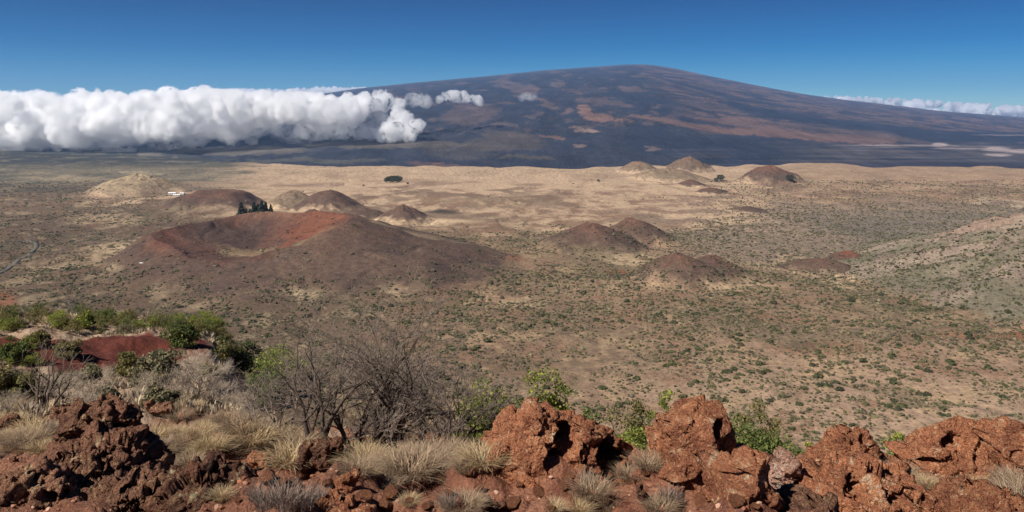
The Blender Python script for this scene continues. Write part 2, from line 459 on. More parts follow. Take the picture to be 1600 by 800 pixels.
def noise_node(n, pos, scale, detail=4, rough=.6):
    t = n('ShaderNodeTexNoise', noise_dimensions='3D'); t.inputs['Scale'].default_value = scale
    t.inputs['Detail'].default_value = detail; t.inputs['Roughness'].default_value = rough
    n.link(pos, t.inputs['Vector']); return t.outputs['Fac']

def ramp(n, fac, a, b, lo=0.0, hi=1.0):
    t = n('ShaderNodeMapRange'); t.inputs[1].default_value = a; t.inputs[2].default_value = b
    t.inputs[3].default_value = lo; t.inputs[4].default_value = hi
    n.link(fac, t.inputs[0]); return t.outputs[0]

def mul(n, a, b):
    t = n('ShaderNodeMath', operation='MULTIPLY')
    for i, v in enumerate((a, b)):
        if isinstance(v, (int, float)): t.inputs[i].default_value = v
        else: n.link(v, t.inputs[i])
    return t.outputs[0]

def scale_col(n, col, fac):
    t = n('ShaderNodeVectorMath', operation='SCALE'); n.link(col, t.inputs[0]); n.link(fac, t.inputs['Scale'])
    return t.outputs[0]

def mixcol(n, fac, a, b):
    t = n('ShaderNodeMix', data_type='RGBA')
    if isinstance(fac, (int, float)): t.inputs[0].default_value = fac
    else: n.link(fac, t.inputs[0])
    for i, v in ((6, a), (7, b)):
        if isinstance(v, tuple): t.inputs[i].default_value = (*v, 1)
        else: n.link(v, t.inputs[i])
    return t.outputs[2]

def finish(n, col, rough=.95, bump=None, spec=.15, transl=None):
    b = n('ShaderNodeBsdfPrincipled'); o = n('ShaderNodeOutputMaterial')
    if isinstance(col, tuple): b.inputs['Base Color'].default_value = (*col, 1)
    else: n.link(col, b.inputs['Base Color'])
    b.inputs['Roughness'].default_value = rough; b.inputs['Specular IOR Level'].default_value = spec
    if bump is not None: n.link(bump, b.inputs['Normal'])
    out = b.outputs[0]
    if transl:
        t = n('ShaderNodeBsdfTranslucent'); ms = n('ShaderNodeMixShader'); ms.inputs[0].default_value = transl
        if isinstance(col, tuple): t.inputs[0].default_value = (*col, 1)
        else: n.link(col, t.inputs[0])
        n.link(out, ms.inputs[1]); n.link(t.outputs[0], ms.inputs[2]); out = ms.outputs[0]
    n.link(out, o.inputs['Surface'])

def bump(n, h, strength, dist, normal=None):
    t = n('ShaderNodeBump'); t.inputs['Strength'].default_value = strength; t.inputs['Distance'].default_value = dist
    n.link(h, t.inputs['Height'])
    if normal is not None: n.link(normal, t.inputs['Normal'])
    return t.outputs[0]

def mat_terrain():
    m, nt = new_mat('earth'); n = N(nt)
    pos = n('ShaderNodeNewGeometry').outputs['Position']
    col = n('ShaderNodeAttribute', attribute_name='col').outputs['Color']
    near = n('ShaderNodeAttribute', attribute_name='near').outputs['Fac']
    far = ramp(n, near, 0, 1, 1, 0)
    # far ground: tufts, bare soil and small dark plants at 3 to 20 m
    a = ramp(n, noise_node(n, pos, .10, 5, .7), .3, .7, .62, 1.38)
    v = n('ShaderNodeTexVoronoi'); v.inputs['Scale'].default_value = .17; n.link(pos, v.inputs['Vector'])
    spots = mul(n, ramp(n, v.outputs['Distance'], .14, .34, .55, 0), far)
    v2 = n('ShaderNodeTexVoronoi'); v2.inputs['Scale'].default_value = .36; n.link(pos, v2.inputs['Vector'])
    pale = mul(n, mul(n, ramp(n, v2.outputs['Distance'], .12, .3, .5, 0), ramp(n, noise_node(n, pos, .012, 3), .45, .62)), far)
    c1 = scale_col(n, col, a)
    c1 = mixcol(n, spots, c1, (.075, .066, .040))
    c1 = mixcol(n, pale, c1, (.46, .36, .22))
    # near ground: grit
    b = ramp(n, noise_node(n, pos, 26, 5, .75), .3, .7, .55, 1.45)
    c2 = scale_col(n, col, b)
    v3 = n('ShaderNodeTexVoronoi'); v3.inputs['Scale'].default_value = 34; n.link(pos, v3.inputs['Vector'])
    c2 = mixcol(n, ramp(n, v3.outputs['Distance'], .1, .28, .45, 0), c2, (.30, .19, .13))
    c = mixcol(n, near, c1, c2)
    h = n('ShaderNodeMath', operation='ADD'); n.link(noise_node(n, pos, 9, 7, .75), h.inputs[0]); n.link(mul(n, v3.outputs['Distance'], .25), h.inputs[1])
    hb = mul(n, h.outputs[0], near)
    b1 = bump(n, hb, 1.0, .10)
    hf = mul(n, noise_node(n, pos, .16, 5, .7), far)
    finish(n, c, .95, bump(n, hf, .8, 3.0, b1), .1)
    return m

def mat_mountain():
    m, nt = new_mat('lava_flows'); n = N(nt)
    pos = n('ShaderNodeNewGeometry').outputs['Position']
    col = n('ShaderNodeAttribute', attribute_name='col').outputs['Color']
    mp = n('ShaderNodeMapping'); mp.inputs['Scale'].default_value = (1, .45, 1.0); n.link(pos, mp.inputs[0])
    a = ramp(n, noise_node(n, mp.outputs[0], .0035, 8, .72), .3, .7, .55, 1.45)
    c = scale_col(n, col, a)
    h = noise_node(n, mp.outputs[0], .004, 8, .7)
    finish(n, c, .95, bump(n, h, .55, 120.0), .05)
    return m

def mat_rock(name, base, dark, light, crust=None, bs=.032):
    m, nt = new_mat(name); n = N(nt)
    pos = n('ShaderNodeTexCoord').outputs['Object']
    f1 = noise_node(n, pos, 3.2, 6, .7); f2 = noise_node(n, pos, 17, 6, .75); f3 = noise_node(n, pos, 60, 4, .7)
    c = mixcol(n, ramp(n, f1, .38, .62), dark, base)
    c = mixcol(n, ramp(n, f2, .52, .70), c, light)
    oi = n('ShaderNodeObjectInfo').outputs['Random']
    c = scale_col(n, c, ramp(n, oi, 0, 1, .82, 1.14))
    c = mixcol(n, mul(n, ramp(n, noise_node(n, pos, 1.7, 3, .6), .50, .66), .55), c, (base[0] * .80, base[1] * .72, base[2] * .78))
    c = mixcol(n, ramp(n, f2, .47, .33), c, dark)
    if crust:
        f4 = noise_node(n, pos, 6.0, 5, .7)
        c = mixcol(n, ramp(n, f4, .58, .66), c, crust)
    c = scale_col(n, c, ramp(n, f3, .3, .7, .5, 1.5))
    v = n('ShaderNodeTexVoronoi'); v.inputs['Scale'].default_value = 28; n.link(pos, v.inputs['Vector'])
    v2 = n('ShaderNodeTexVoronoi'); v2.inputs['Scale'].default_value = 75; n.link(pos, v2.inputs['Vector'])
    h = n('ShaderNodeMath', operation='ADD'); n.link(ramp(n, v.outputs['Distance'], 0, .5), h.inputs[0]); n.link(mul(n, ramp(n, v2.outputs['Distance'], 0, .5), .45), h.inputs[1])
    h2 = n('ShaderNodeMath', operation='ADD'); n.link(h.outputs[0], h2.inputs[0]); n.link(mul(n, noise_node(n, pos, 22, 7, .8), 1.6), h2.inputs[1])
    finish(n, c, .95, bump(n, h2.outputs[0], 1.0, bs), .1)
    return m

def mat_leaf(name, col, var=.35, transl=.3):
    m, nt = new_mat(name); n = N(nt)
    oi = n('ShaderNodeObjectInfo'); g = n('ShaderNodeNewGeometry')
    k = ramp(n, g.outputs['Random Per Island'], 0, 1, 1 - var, 1 + var)
    k2 = ramp(n, oi.outputs['Random'], 0, 1, .85, 1.15)
    c = n('ShaderNodeRGB'); c.outputs[0].default_value = (*col, 1)
    hue = mixcol(n, ramp(n, g.outputs['Random Per Island'], .55, 1, 0, .45), c.outputs[0], (col[0] * 1.9 + .02, col[1] * 1.35, col[2] * .9))
    finish(n, scale_col(n, hue, mul(n, k, k2)), .75, None, .2, transl)
    return m

def mat_attr(name, rough=.9, transl=None):
    m, nt = new_mat(name); n = N(nt)
    finish(n, n('ShaderNodeAttribute', attribute_name='col').outputs['Color'], rough, None, .1, transl)
    return m

def mat_plain(name, col, rough=.8, var=.25, scale=12):
    m, nt = new_mat(name); n = N(nt)
    pos = n('ShaderNodeTexCoord').outputs['Object']
    c = n('ShaderNodeRGB'); c.outputs[0].default_value = (*col, 1)
    finish(n, scale_col(n, c.outputs[0], ramp(n, noise_node(n, pos, scale, 4, .7), .3, .7, 1 - var, 1 + var)), rough, None, .2)
    return m

M = {}
M['earth'] = mat_terrain()
M['lava'] = mat_mountain()
M['rock_red'] = mat_rock('red_lava_rock', (.47, .195, .094), (.22, .082, .045), (.56, .32, .175), crust=(.56, .38, .24))
M['rock_dark'] = mat_rock('dark_lava_rock', (.31, .155, .092), (.15, .072, .047), (.46, .27, .155), crust=(.42, .30, .17))
M['rock_pale'] = mat_rock('crusted_lava_rock', (.46, .27, .19), (.30, .15, .10), (.58, .44, .35), crust=(.62, .53, .45))
M['rock_lichen'] = mat_rock('lichened_lava_rock', (.21, .095, .055), (.085, .042, .03), (.33, .22, .12), crust=(.40, .34, .20))
M['leaf_lime'] = mat_leaf('lime_leaves', (.20, .235, .050))
M['leaf_green'] = mat_leaf('green_leaves', (.105, .135, .040))
M['leaf_dark'] = mat_leaf('dark_leaves', (.065, .085, .030))
M['leaf_olive'] = mat_leaf('olive_leaves', (.165, .155, .060))
M['leaf_grey'] = mat_leaf('grey_green_leaves', (.19, .18, .105))
M['leaf_conifer'] = mat_leaf('conifer_needles', (.045, .060, .030), .35, .1)
M['bark_dark'] = mat_plain('dark_bark', (.092, .067, .052), .9)
M['bark_grey'] = mat_plain('grey_bark', (.21, .162, .128), .9)
M['bark_pale'] = mat_plain('bleached_bark', (.33, .275, .215), .9)
M['bark_straw'] = mat_plain('dry_straw_twigs', (.42, .335, .25), .9)
M['grass_gold'] = mat_attr('straw_grass', .8, .25)
M['scrub'] = mat_attr('scrub_leaves', .9, .1)
M['asphalt'] = mat_plain('asphalt', (.105, .093, .075), .9, .15, .2)
M['wall_white'] = mat_plain('white_painted_wall', (.72, .69, .64), .7, .08, .5)
M['roof_white'] = mat_plain('pale_metal_roof', (.78, .77, .74), .5, .06, .5)
M['pane_dark'] = mat_plain('dark_window_pane', (.03, .035, .04), .2, .1, 1)

# ------------------------------------------------------------------ ground sheet
def near_w(x, y): return 1 - sm(25, 140, np.hypot(x, y))

dense = np.radians(np.linspace(-37, 37, 1180)); rest = np.radians(np.concatenate([np.linspace(37, 323, 74)[1:-1]]))
ths = np.concatenate([dense, rest])
rows = np.concatenate([[0.6, 1.5, 2.5], np.linspace(3.4, 16, 190), np.geomspace(16.1, 130, 170), np.geomspace(133, 640, 50),
                       np.geomspace(650, 6500, 330), np.geomspace(6800, 36000, 24)])
RR, TT = np.meshgrid(rows, ths, indexing='ij')
gx, gy = RR * np.sin(TT), RR * np.cos(TT)
gz = H_base(gx, gy)
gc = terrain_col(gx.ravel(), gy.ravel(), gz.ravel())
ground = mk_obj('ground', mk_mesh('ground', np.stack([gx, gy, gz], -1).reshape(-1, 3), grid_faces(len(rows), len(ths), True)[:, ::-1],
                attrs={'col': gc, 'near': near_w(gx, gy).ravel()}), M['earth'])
tag(ground, 'brown and tan volcanic plain dotted with scrub below a red cinder hillside', 'ground', kind='structure')

for c in CONES:
    Rm = (560 if c['fn'] else c['R']) * 1.16
    na = int(np.clip(Rm / c['y'] * 900, 70, 420)); nr = int(np.clip(Rm / c['y'] * 520, 40, 200))
    rr = Rm * np.linspace(0.002, 1, nr) ; tt = np.linspace(0, 2 * math.pi, na, endpoint=False)
    R2, T2 = np.meshgrid(rr, tt, indexing='ij')
    x, y = c['x'] + R2 * np.cos(T2), c['y'] + R2 * np.sin(T2)
    ch = cone_h(c, x, y)
    z = H_base(x, y) + ch - .9 + .9 * sm(.5, 4, ch)
    z[-1] -= 6
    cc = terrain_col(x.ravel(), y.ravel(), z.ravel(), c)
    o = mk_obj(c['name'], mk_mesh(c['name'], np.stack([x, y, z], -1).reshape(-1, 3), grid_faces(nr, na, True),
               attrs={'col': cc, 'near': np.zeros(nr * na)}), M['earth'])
    tag(o, c['label'], 'hill', 'volcanic cones and hills on the plain', 'structure')

# ------------------------------------------------------------------ the shield mountain
Y0, YC = 5600.0, 26000.0
sil = np.array([(-900, 300), (-300, 245), (0, 205), (200, 186), (300, 174), (400, 161), (500, 147.5), (560, 138), (640, 130), (700, 124.5), (800, 115), (860, 109),
                (930, 104), (985, 100.5), (1020, 101.5), (1060, 108), (1120, 121), (1180, 133), (1250, 146), (1320, 156), (1400, 165), (1470, 173), (1540, 179),
                (1600, 183), (1800, 196), (2500, 230)], float)
_xs = (sil[:, 0] - 800) / F * YC; _zs = (HY - sil[:, 1]) / F * YC
_fx = np.linspace(_xs[0], _xs[-1], 4000); _fz = np.interp(_fx, _xs, _zs)
_k = np.exp(-np.linspace(-2.5, 2.5, 81) ** 2); _fz = np.convolve(np.pad(_fz, 40, 'edge'), _k / _k.sum(), 'valid')

def mountain_z(x, y):
    zc = np.interp(x * YC / y, _fx, _fz)
    s = (y - Y0) / (YC - Y0)
    sc = np.clip(s, 0, 1)
    z0 = -446.0
    up = z0 + (zc - z0) * (1.25 * sc - .25 * sc ** 2.2)
    z = np.where(s <= 1, up, zc - (y - YC) * .16)
    rel = 26 * fbm2(x * .0006, y * .0004, 5, 81) * sm(.03, .4, sc) + 9 * fbm2(x * .003, y * .002, 3, 82) * sm(.02, .2, sc)
    z = z + rel * (1 - .55 * sm(.85, 1, sc))
    return np.maximum(z, -452 - 3 * sc)

def mountain_col(x, y, z):
    p = 800 + F * x / y; q = HY - F * z / y      # a chart of the slope: flow outlines were charted from the lookout
    sl = np.where(p > 985, .17, -.10)
    v = q - np.where(p > 985, .13 * (p - 985), -.12 * (p - 985))
    a1 = fbm2(p * .012, q * .05, 4, 91); a2 = fbm2(p * .03, q * .12, 4, 92)
    st = fbm2(p * .007 + 3, v * .11, 4, 93); st2 = fbm2(p * .02, v * .30, 4, 94)
    a3 = fbm2(p * .11, q * .4, 3, 96)
    pw = p + 16 * a1 + 11 * a2 + 5 * a3; qw = q + 4.5 * a1 + 3.2 * a2 + 1.6 * a3
    D = np.array([.028, .031, .043])
    c = np.broadcast_to(D, p.shape + (3,)).copy()
    P = (.112, .078, .070); BR = (.115, .082, .060); RD = (.185, .105, .076); PK = (.24, .16, .12)
    right = sm(985, 1040, pw + (qw - 110) * -.9)
    c = mixc(c, P, np.clip(right * (1 - sm(206, 216, qw + (p - 1200) * -.03)) * (.9 - .75 * sm(.16, .30, st2 * .8 + .5 * st) - .35 * sm(.05, .2, -st)), 0, 1))
    c = mixc(c, (.155, .098, .082), right * .5 * sm(.05, .3, -st2 + .4 * st) * (1 - sm(195, 212, qw)))
    ra = np.arctan2((q - 70) * 3.6, p - 985); rr_ = np.hypot((q - 70) * 3.6, p - 985)
    ra = ra + .22 * a1 + .08 * a2; rr_ = rr_ + 40 * a2
    f1 = fbm2(ra * 26, rr_ * .006, 4, 97); f2 = fbm2(ra * 60 + 7, rr_ * .010, 3, 98)
    c = mixc(c, (.052, .046, .050), .34 * sm(.05, .16, f1 + .5 * f2) * (1 - right))
    c = mixc(c, (.085, .064, .060), .28 * sm(.30, .40, f1 + .6 * f2 + .4 * a2) * (1 - right) * (1 - sm(200, 235, q)))
    c = mixc(c, (.034, .034, .046), .6 * sm(.20, .30, f1 * .7 + .8 * f2) * right * (1 - sm(196, 210, q)))
    # band of reddish older lava across the middle right
    c = mixc(c, RD, .72 * (1 - sm(.55, 1.25, line_d(pw, qw, [(985, 180, 2), (1106, 201, 4), (1160, 207, 8), (1260, 213, 7), (1400, 220, 5)]))))
    c = mixc(c, RD, .55 * (1 - sm(.4, 1.2, line_d(pw, qw, [(1085, 184, 3), (1150, 188, 9), (1250, 206, 5)]))))
    c = mixc(c, P, .5 * (1 - sm(.5, 1.3, line_d(pw, qw, [(1100, 186, 3), (1300, 208, 8), (1450, 222, 4)]))))
    # dark flows
    for pts, a in (([(1025, 120, 1.2), (1090, 138, 2.5), (1144, 152, 3), (1240, 170, 2)], .85), ([(1140, 163, 4), (1200, 178, 8), (1300, 191, 6), (1380, 200, 7), (1470, 214, 11), (1620, 222, 11)], .95),
                   ([(960, 150, 5), (1040, 160, 4), (1100, 172, 1.5)], .8), ([(1060, 136, 1.5), (1130, 158, 2), (1180, 165, 1.5)], .6), ([(985, 165, 6), (1060, 185, 5), (1150, 200, 1.5)], .7), ([(1190, 193, 1), (1290, 205, 1.6), (1330, 208, 1)], .5),
                   ([(1130, 217, 4), (1260, 222, 4), (1330, 226, 3)], .7), ([(1000, 215, 22), (1100, 236, 20), (1220, 250, 16)], .9)):
        c = mixc(c, (.026, .030, .046), a * (1 - sm(.8, 1.15, line_d(pw, qw, pts))))
    # isolated kipukas and red patches left of the summit
    for (cx, cy, rx, ry, col, al) in ((918, 172, 13, 8, RD, 1), (936, 184, 22, 6, RD, 1), (965, 189, 26, 2.2, RD, .8), (890, 174, 8, 4.5, P, 1), (908, 203, 17, 3.6, PK, .8), (862, 214, 15, 2, RD, .7),
                                     (898, 226, 13, 2, PK, .6), (805, 137, 12, 8, P, .7), (826, 141, 15, 9, P, .95), (868, 130, 13, 6, P, .7), (853, 163, 10, 5, P, .8), (832, 183, 10, 3, P, .7),
                                     (895, 142, 10, 3.5, P, .6), (925, 156, 30, 5, P, .7), (955, 162, 26, 4, P, .6), (990, 139, 16, 4, P, .6), (1000, 118, 20, 3, P, .6), (730, 180, 46, 15, P, .55), (760, 172, 22, 8, P, .4), (712, 128, 12, 3, P, .6),
                                     (785, 222, 62, 17, (.105, .080, .058), .5), (720, 236, 60, 10, (.09, .072, .055), .4), (1025, 235, 18, 2, PK, .4), (815, 246, 45, 3, (.12, .095, .06), .5),
                                     (600, 226, 130, 7, (.13, .105, .07), .55), (300, 236, 190, 6, (.15, .125, .09), .6), (450, 251, 160, 4, (.11, .10, .07), .5), (690, 258, 40, 4, RD, .45)):
        c = mixc(c, col, al * ell(pw, qw, cx, cy, rx, ry, .16))
    spk = sm(.40, .47, a2 + .45 * a1) * (1 - right)
    c = mixc(c, P, .6 * spk * (1 - sm(205, 225, q)))
    # lower right apron with level streaks
    ap = sm(1180, 1330, pw) * sm(219, 228, qw)
    hs = fbm2(p * .006, q * .30, 4, 95)
    c = mixc(c, (.095, .080, .078), np.clip(ap * (.55 + .9 * hs), 0, 1))
    c = mixc(c, (.20, .15, .13), .5 * ap * sm(.25, .6, hs) * (1 - sm(246, 254, q)))
    c = mixc(c, (.07, .062, .062), .5 * sm(1020, 1100, pw) * sm(.1, .5, hs) * sm(226, 236, q))
    c = mixc(c, (.036, .033, .044), ap * sm(250, 256, q + .004 * (p - 1400)) * .9)
    for (cx, cy, rx, ry, al) in ((1468, 226.5, 14, 3, .8), (1557, 233, 22, 3.4, .95), (1600, 236, 34, 3, .9), (1560, 242, 20, 2, .8), (1500, 232, 40, 1.3, .6), (1400, 227, 90, 1.0, .5), (1585, 211, 60, .9, .4)):
        c = mixc(c, (.34, .27, .25), al * ell(p + 5 * a2, q + .8 * a2, cx, cy, rx, ry, .4))
    c = mixc(c, (.115, .105, .11), (1 - sm(0, 4.5, q - np.interp(p, sil[:, 0], sil[:, 1]))) * .4)
    return np.clip(c, .015, .8)

us = np.linspace(-.92, .92, 1350)
ss = np.concatenate([np.linspace(-.01, .12, 70), np.linspace(.125, 1, 190), np.linspace(1.01, 1.45, 26)])
UU, SS = np.meshgrid(us, ss, indexing='xy')
my = Y0 + SS * (YC - Y0); mx = UU * my
mz = mountain_z(mx, my)
mc = mountain_col(mx.ravel(), my.ravel(), mz.ravel())
mountain = mk_obj('mountain', mk_mesh('mountain', np.stack([mx, my, mz], -1).reshape(-1, 3), grid_faces(len(ss), len(us)), attrs={'col': mc}), M['lava'])
tag(mountain, 'huge dark shield volcano streaked with brown and red lava flows', 'mountain', kind='structure')

# ------------------------------------------------------------------ vegetation builders
def quads_from(cent, size, rng, up=.0):
    n = len(cent)
    a = rng.normal(size=(n, 3)); a[:, 2] *= (1 - up); a /= np.linalg.norm(a, axis=1)[:, None]
    b = rng.normal(size=(n, 3)); b -= (b * a).sum(1)[:, None] * a; b /= np.linalg.norm(b, axis=1)[:, None]
    s = np.asarray(size)[:, None] if np.ndim(size) else size
    V = np.stack([cent - a * s, cent + b * s * .55, cent + a * s, cent - b * s * .55], 1).reshape(-1, 3)
    return V, np.arange(n * 4).reshape(-1, 4)

def tubes(segs, sides=4):
    S = np.array(segs, float)
    p0, p1, r0, r1 = S[:, 0:3], S[:, 3:6], S[:, 6], S[:, 7]
    d = p1 - p0; d /= np.maximum(np.linalg.norm(d, axis=1), 1e-6)[:, None]
    ref = np.where(np.abs(d[:, 2:3]) > .9, np.array([[1., 0, 0]]), np.array([[0, 0, 1.]]))
    a = np.cross(d, ref); a /= np.linalg.norm(a, axis=1)[:, None]; b = np.cross(d, a)
    V = []
    for r, P in ((r0, p0), (r1, p1)):
        for k in range(sides):
            t = 2 * math.pi * k / sides
            V.append(P + (a * math.cos(t) + b * math.sin(t)) * r[:, None])
    V = np.stack(V, 1)                                  # n, 2*sides, 3
    n = len(S); base = (np.arange(n) * 2 * sides)[:, None]
    Fc = [np.concatenate([base + k, base + (k + 1) % sides, base + sides + (k + 1) % sides, base + sides + k], 1) for k in range(sides)]
    return V.reshape(-1, 3), np.concatenate(Fc)

def grow(out, rnd, p, d, L, r, depth, maxd, spread=.6, kids=3, grav=0.0, kink=.3, ratio=.68):
    nseg = 4 if depth < 2 else 3
    p = Vector(p); d = Vector(d).normalized()
    for i in range(nseg):
        d = (d + Vector((rnd.gauss(0, kink), rnd.gauss(0, kink), rnd.gauss(0, kink * .7) + grav))).normalized()
        q = p + d * (L / nseg)
        ra = r * (1 - .5 * i / nseg); rb = r * (1 - .5 * (i + 1) / nseg)
        out.append((*p, *q, ra, rb, depth)); p = q
        if depth < maxd and (i > 0 or depth > 0):
            nk = kids if i == nseg - 1 else (1 if rnd.random() < (.75 if depth < 1 else .45) else 0)
            for _ in range(nk):
                nd = (d + Vector((rnd.gauss(0, spread), rnd.gauss(0, spread), rnd.gauss(.08, spread * .8)))).normalized()
                grow(out, rnd, p, nd, L * rnd.uniform(ratio - .13, ratio + .13), rb * .68, depth + 1, maxd, spread, kids, grav, kink, ratio)

def dead_shrub(name, seed, height, stems, lean, maxd=4, thick=.035, mats=('bark_dark', 'bark_grey'), spread=.55, width=1.0, kids=2):
    rnd = random.Random(seed); out = []
    for k in range(stems):
        a = lean[k % len(lean)]
        d = (a[0] * width + rnd.gauss(0, .1), rnd.gauss(0, .3), a[1])
        grow(out, rnd, (rnd.gauss(0, .07), rnd.gauss(0, .07), -.08), d, height * rnd.uniform(.36, .5), thick * rnd.uniform(.7, 1.1), 0, maxd, spread, kids, .03, .2)
    S = np.array(out)
    root = mk_obj(name, None)
    tk = S[:, 8] < 3 if maxd > 3 else S[:, 8] < 2
    V, Fc = tubes(S[tk], 6); mk_obj('trunk', mk_mesh('trunk', V, Fc), M[mats[0]], root)
    tw = S[~tk].copy(); tw[:, 6:8] = np.maximum(tw[:, 6:8], .0026)
    V, Fc = tubes(tw, 3); mk_obj('twigs', mk_mesh('twigs', V, Fc), M[mats[1]], root)
    return root

def leafy_bush(name, seed, w, h, leaf, n=3600, size=.035, clumps=34, bare=.15):
    n = int(n * 1.9); clumps = int(clumps * 1.5); size *= .85
    rng = np.random.default_rng(seed); rnd = random.Random(seed)
    # clump centres scattered through an uneven dome
    cc = []
    while len(cc) < clumps:
        v = rng.uniform(-1, 1, 3); v[2] = abs(v[2])
        rr = np.linalg.norm(v)
        if .25 < rr < 1.0 + .12 * rng.normal():
            cc.append((v[0] * w * .5, v[1] * w * .5, (.12 + .88 * v[2]) * h))
    cc = np.array(cc)
    cr = rng.uniform(.10, .24, clumps) * min(w, h * 1.3)
    k = rng.integers(0, clumps, n)
    off = rng.normal(size=(n, 3)); off *= (rng.uniform(0, 1, n) ** .4 / np.linalg.norm(off, axis=1))[:, None]
    P = cc[k] + off * cr[k][:, None] * np.array([1, 1, .75])
    P[:, 2] = np.maximum(P[:, 2], .02)
    V, Fc = quads_from(P, rng.uniform(.6, 1.3, n) * size, rng)
    root = mk_obj(name, None)
    segs = []
    for i in range(clumps):
        b = np.array([rng.normal() * .05, rng.normal() * .05, -.1]); e = cc[i]
        m = (b + e) / 2 + rng.normal(size=3) * .06 * w
        segs.append((*b, *m, .018, .012)); segs.append((*m, *e, .012, .004))
    V2, F2 = tubes(segs, 4); mk_obj('stem', mk_mesh('stem', V2, F2), M['bark_grey'], root)
    mk_obj('foliage', mk_mesh('foliage', V, Fc, smooth=False), M[leaf], root)
    return root

def grass_mesh(seed, n, h, spread, lean, cols, width=.006):
    rng = np.random.default_rng(seed)
    a = rng.uniform(0, 2 * math.pi, n); rad = spread * np.sqrt(rng.uniform(0, 1, n)) * .45
    base = np.stack([np.cos(a) * rad, np.sin(a) * rad, np.full(n, -.03)], 1)
    a2 = a + rng.normal(0, .7, n); ln = lean * rng.uniform(.2, 1.2, n)
    H = h * rng.uniform(.5, 1.1, n)
    side = np.stack([-np.sin(a2 + 1.2 * rng.normal(size=n)), np.cos(a2), np.zeros(n)], 1)
    side /= np.linalg.norm(side, axis=1)[:, None]
    rings = []
    for t, wd in ((0, 1.0), (.35, .9), (.7, .6), (1.0, .12)):
        c = base + np.stack([np.cos(a2) * ln * H * t ** 1.8, np.sin(a2) * ln * H * t ** 1.8, H * (t - .28 * ln * t * t)], 1)
        rings += [c - side * width * wd, c + side * width * wd]
    V = np.stack(rings, 1).reshape(-1, 3)
    b = (np.arange(n) * 8)[:, None]
    Fc = np.concatenate([np.concatenate([b + 2 * k, b + 2 * k + 1, b + 2 * k + 3, b + 2 * k + 2], 1) for k in range(3)])
    cl = np.array(cols)[rng.integers(0, len(cols), n)] * rng.uniform(.7, 1.25, n)[:, None]
    return mk_mesh('dry_grass', V, Fc, attrs={'col': np.repeat(cl, 8, 0)})

GOLD = [(.50, .37, .20), (.42, .29, .15), (.36, .25, .14), (.55, .44, .28)]
PALE = [(.44, .33, .21), (.36, .26, .165), (.30, .21, .14), (.24, .165, .11)]
GREY = [(.23, .175, .14), (.30, .235, .185), (.18, .135, .11), (.36, .285, .22)]

# ------------------------------------------------------------------ rocks
def hull_points(c, rad, seed, n=22):
    rng = np.random.default_rng(seed)
    v = rng.normal(size=(n, 3)); v /= np.linalg.norm(v, axis=1)[:, None]
    v *= rng.uniform(.82, 1.08, n)[:, None]
    return v * np.array(rad) + np.array(c)

def remeshed_union(bm, voxel):
    me = bpy.data.meshes.new('tmp'); bm.to_mesh(me); bm.free()
    o = bpy.data.objects.new('tmp', me); COL.objects.link(o)
    md = o.modifiers.new('r', 'REMESH'); md.mode = 'VOXEL'; md.voxel_size = voxel
    dg = bpy.context.evaluated_depsgraph_get(); dg.update()
    ev = o.evaluated_get(dg); m2 = bpy.data.meshes.new_from_object(ev)
    bpy.data.objects.remove(o); bpy.data.meshes.remove(me)
    V = np.empty(len(m2.vertices) * 3, np.float32); m2.vertices.foreach_get('co', V)
    Nn = np.empty(len(m2.vertices) * 3, np.float32); m2.vertices.foreach_get('normal', Nn)
    fl = np.empty(len(m2.loops), np.int32); m2.loops.foreach_get('vertex_index', fl)
    tot = np.empty(len(m2.polygons), np.int32); m2.polygons.foreach_get('loop_total', tot)
    assert (tot == 4).all() or (tot == tot[0]).all()
    Fc = fl.reshape(-1, tot[0])
    bpy.data.meshes.remove(m2)
    return V.reshape(-1, 3).astype(float), Nn.reshape(-1, 3).astype(float), Fc

def vnormals(V, Fc):
    n = np.zeros_like(V)
    a, b, c = V[Fc[:, 0]], V[Fc[:, 1]], V[Fc[:, 2]]
    f = np.cross(b - a, c - a)
    for k in range(Fc.shape[1]): np.add.at(n, Fc[:, k], f)
    return n / np.maximum(np.linalg.norm(n, axis=1), 1e-9)[:, None]

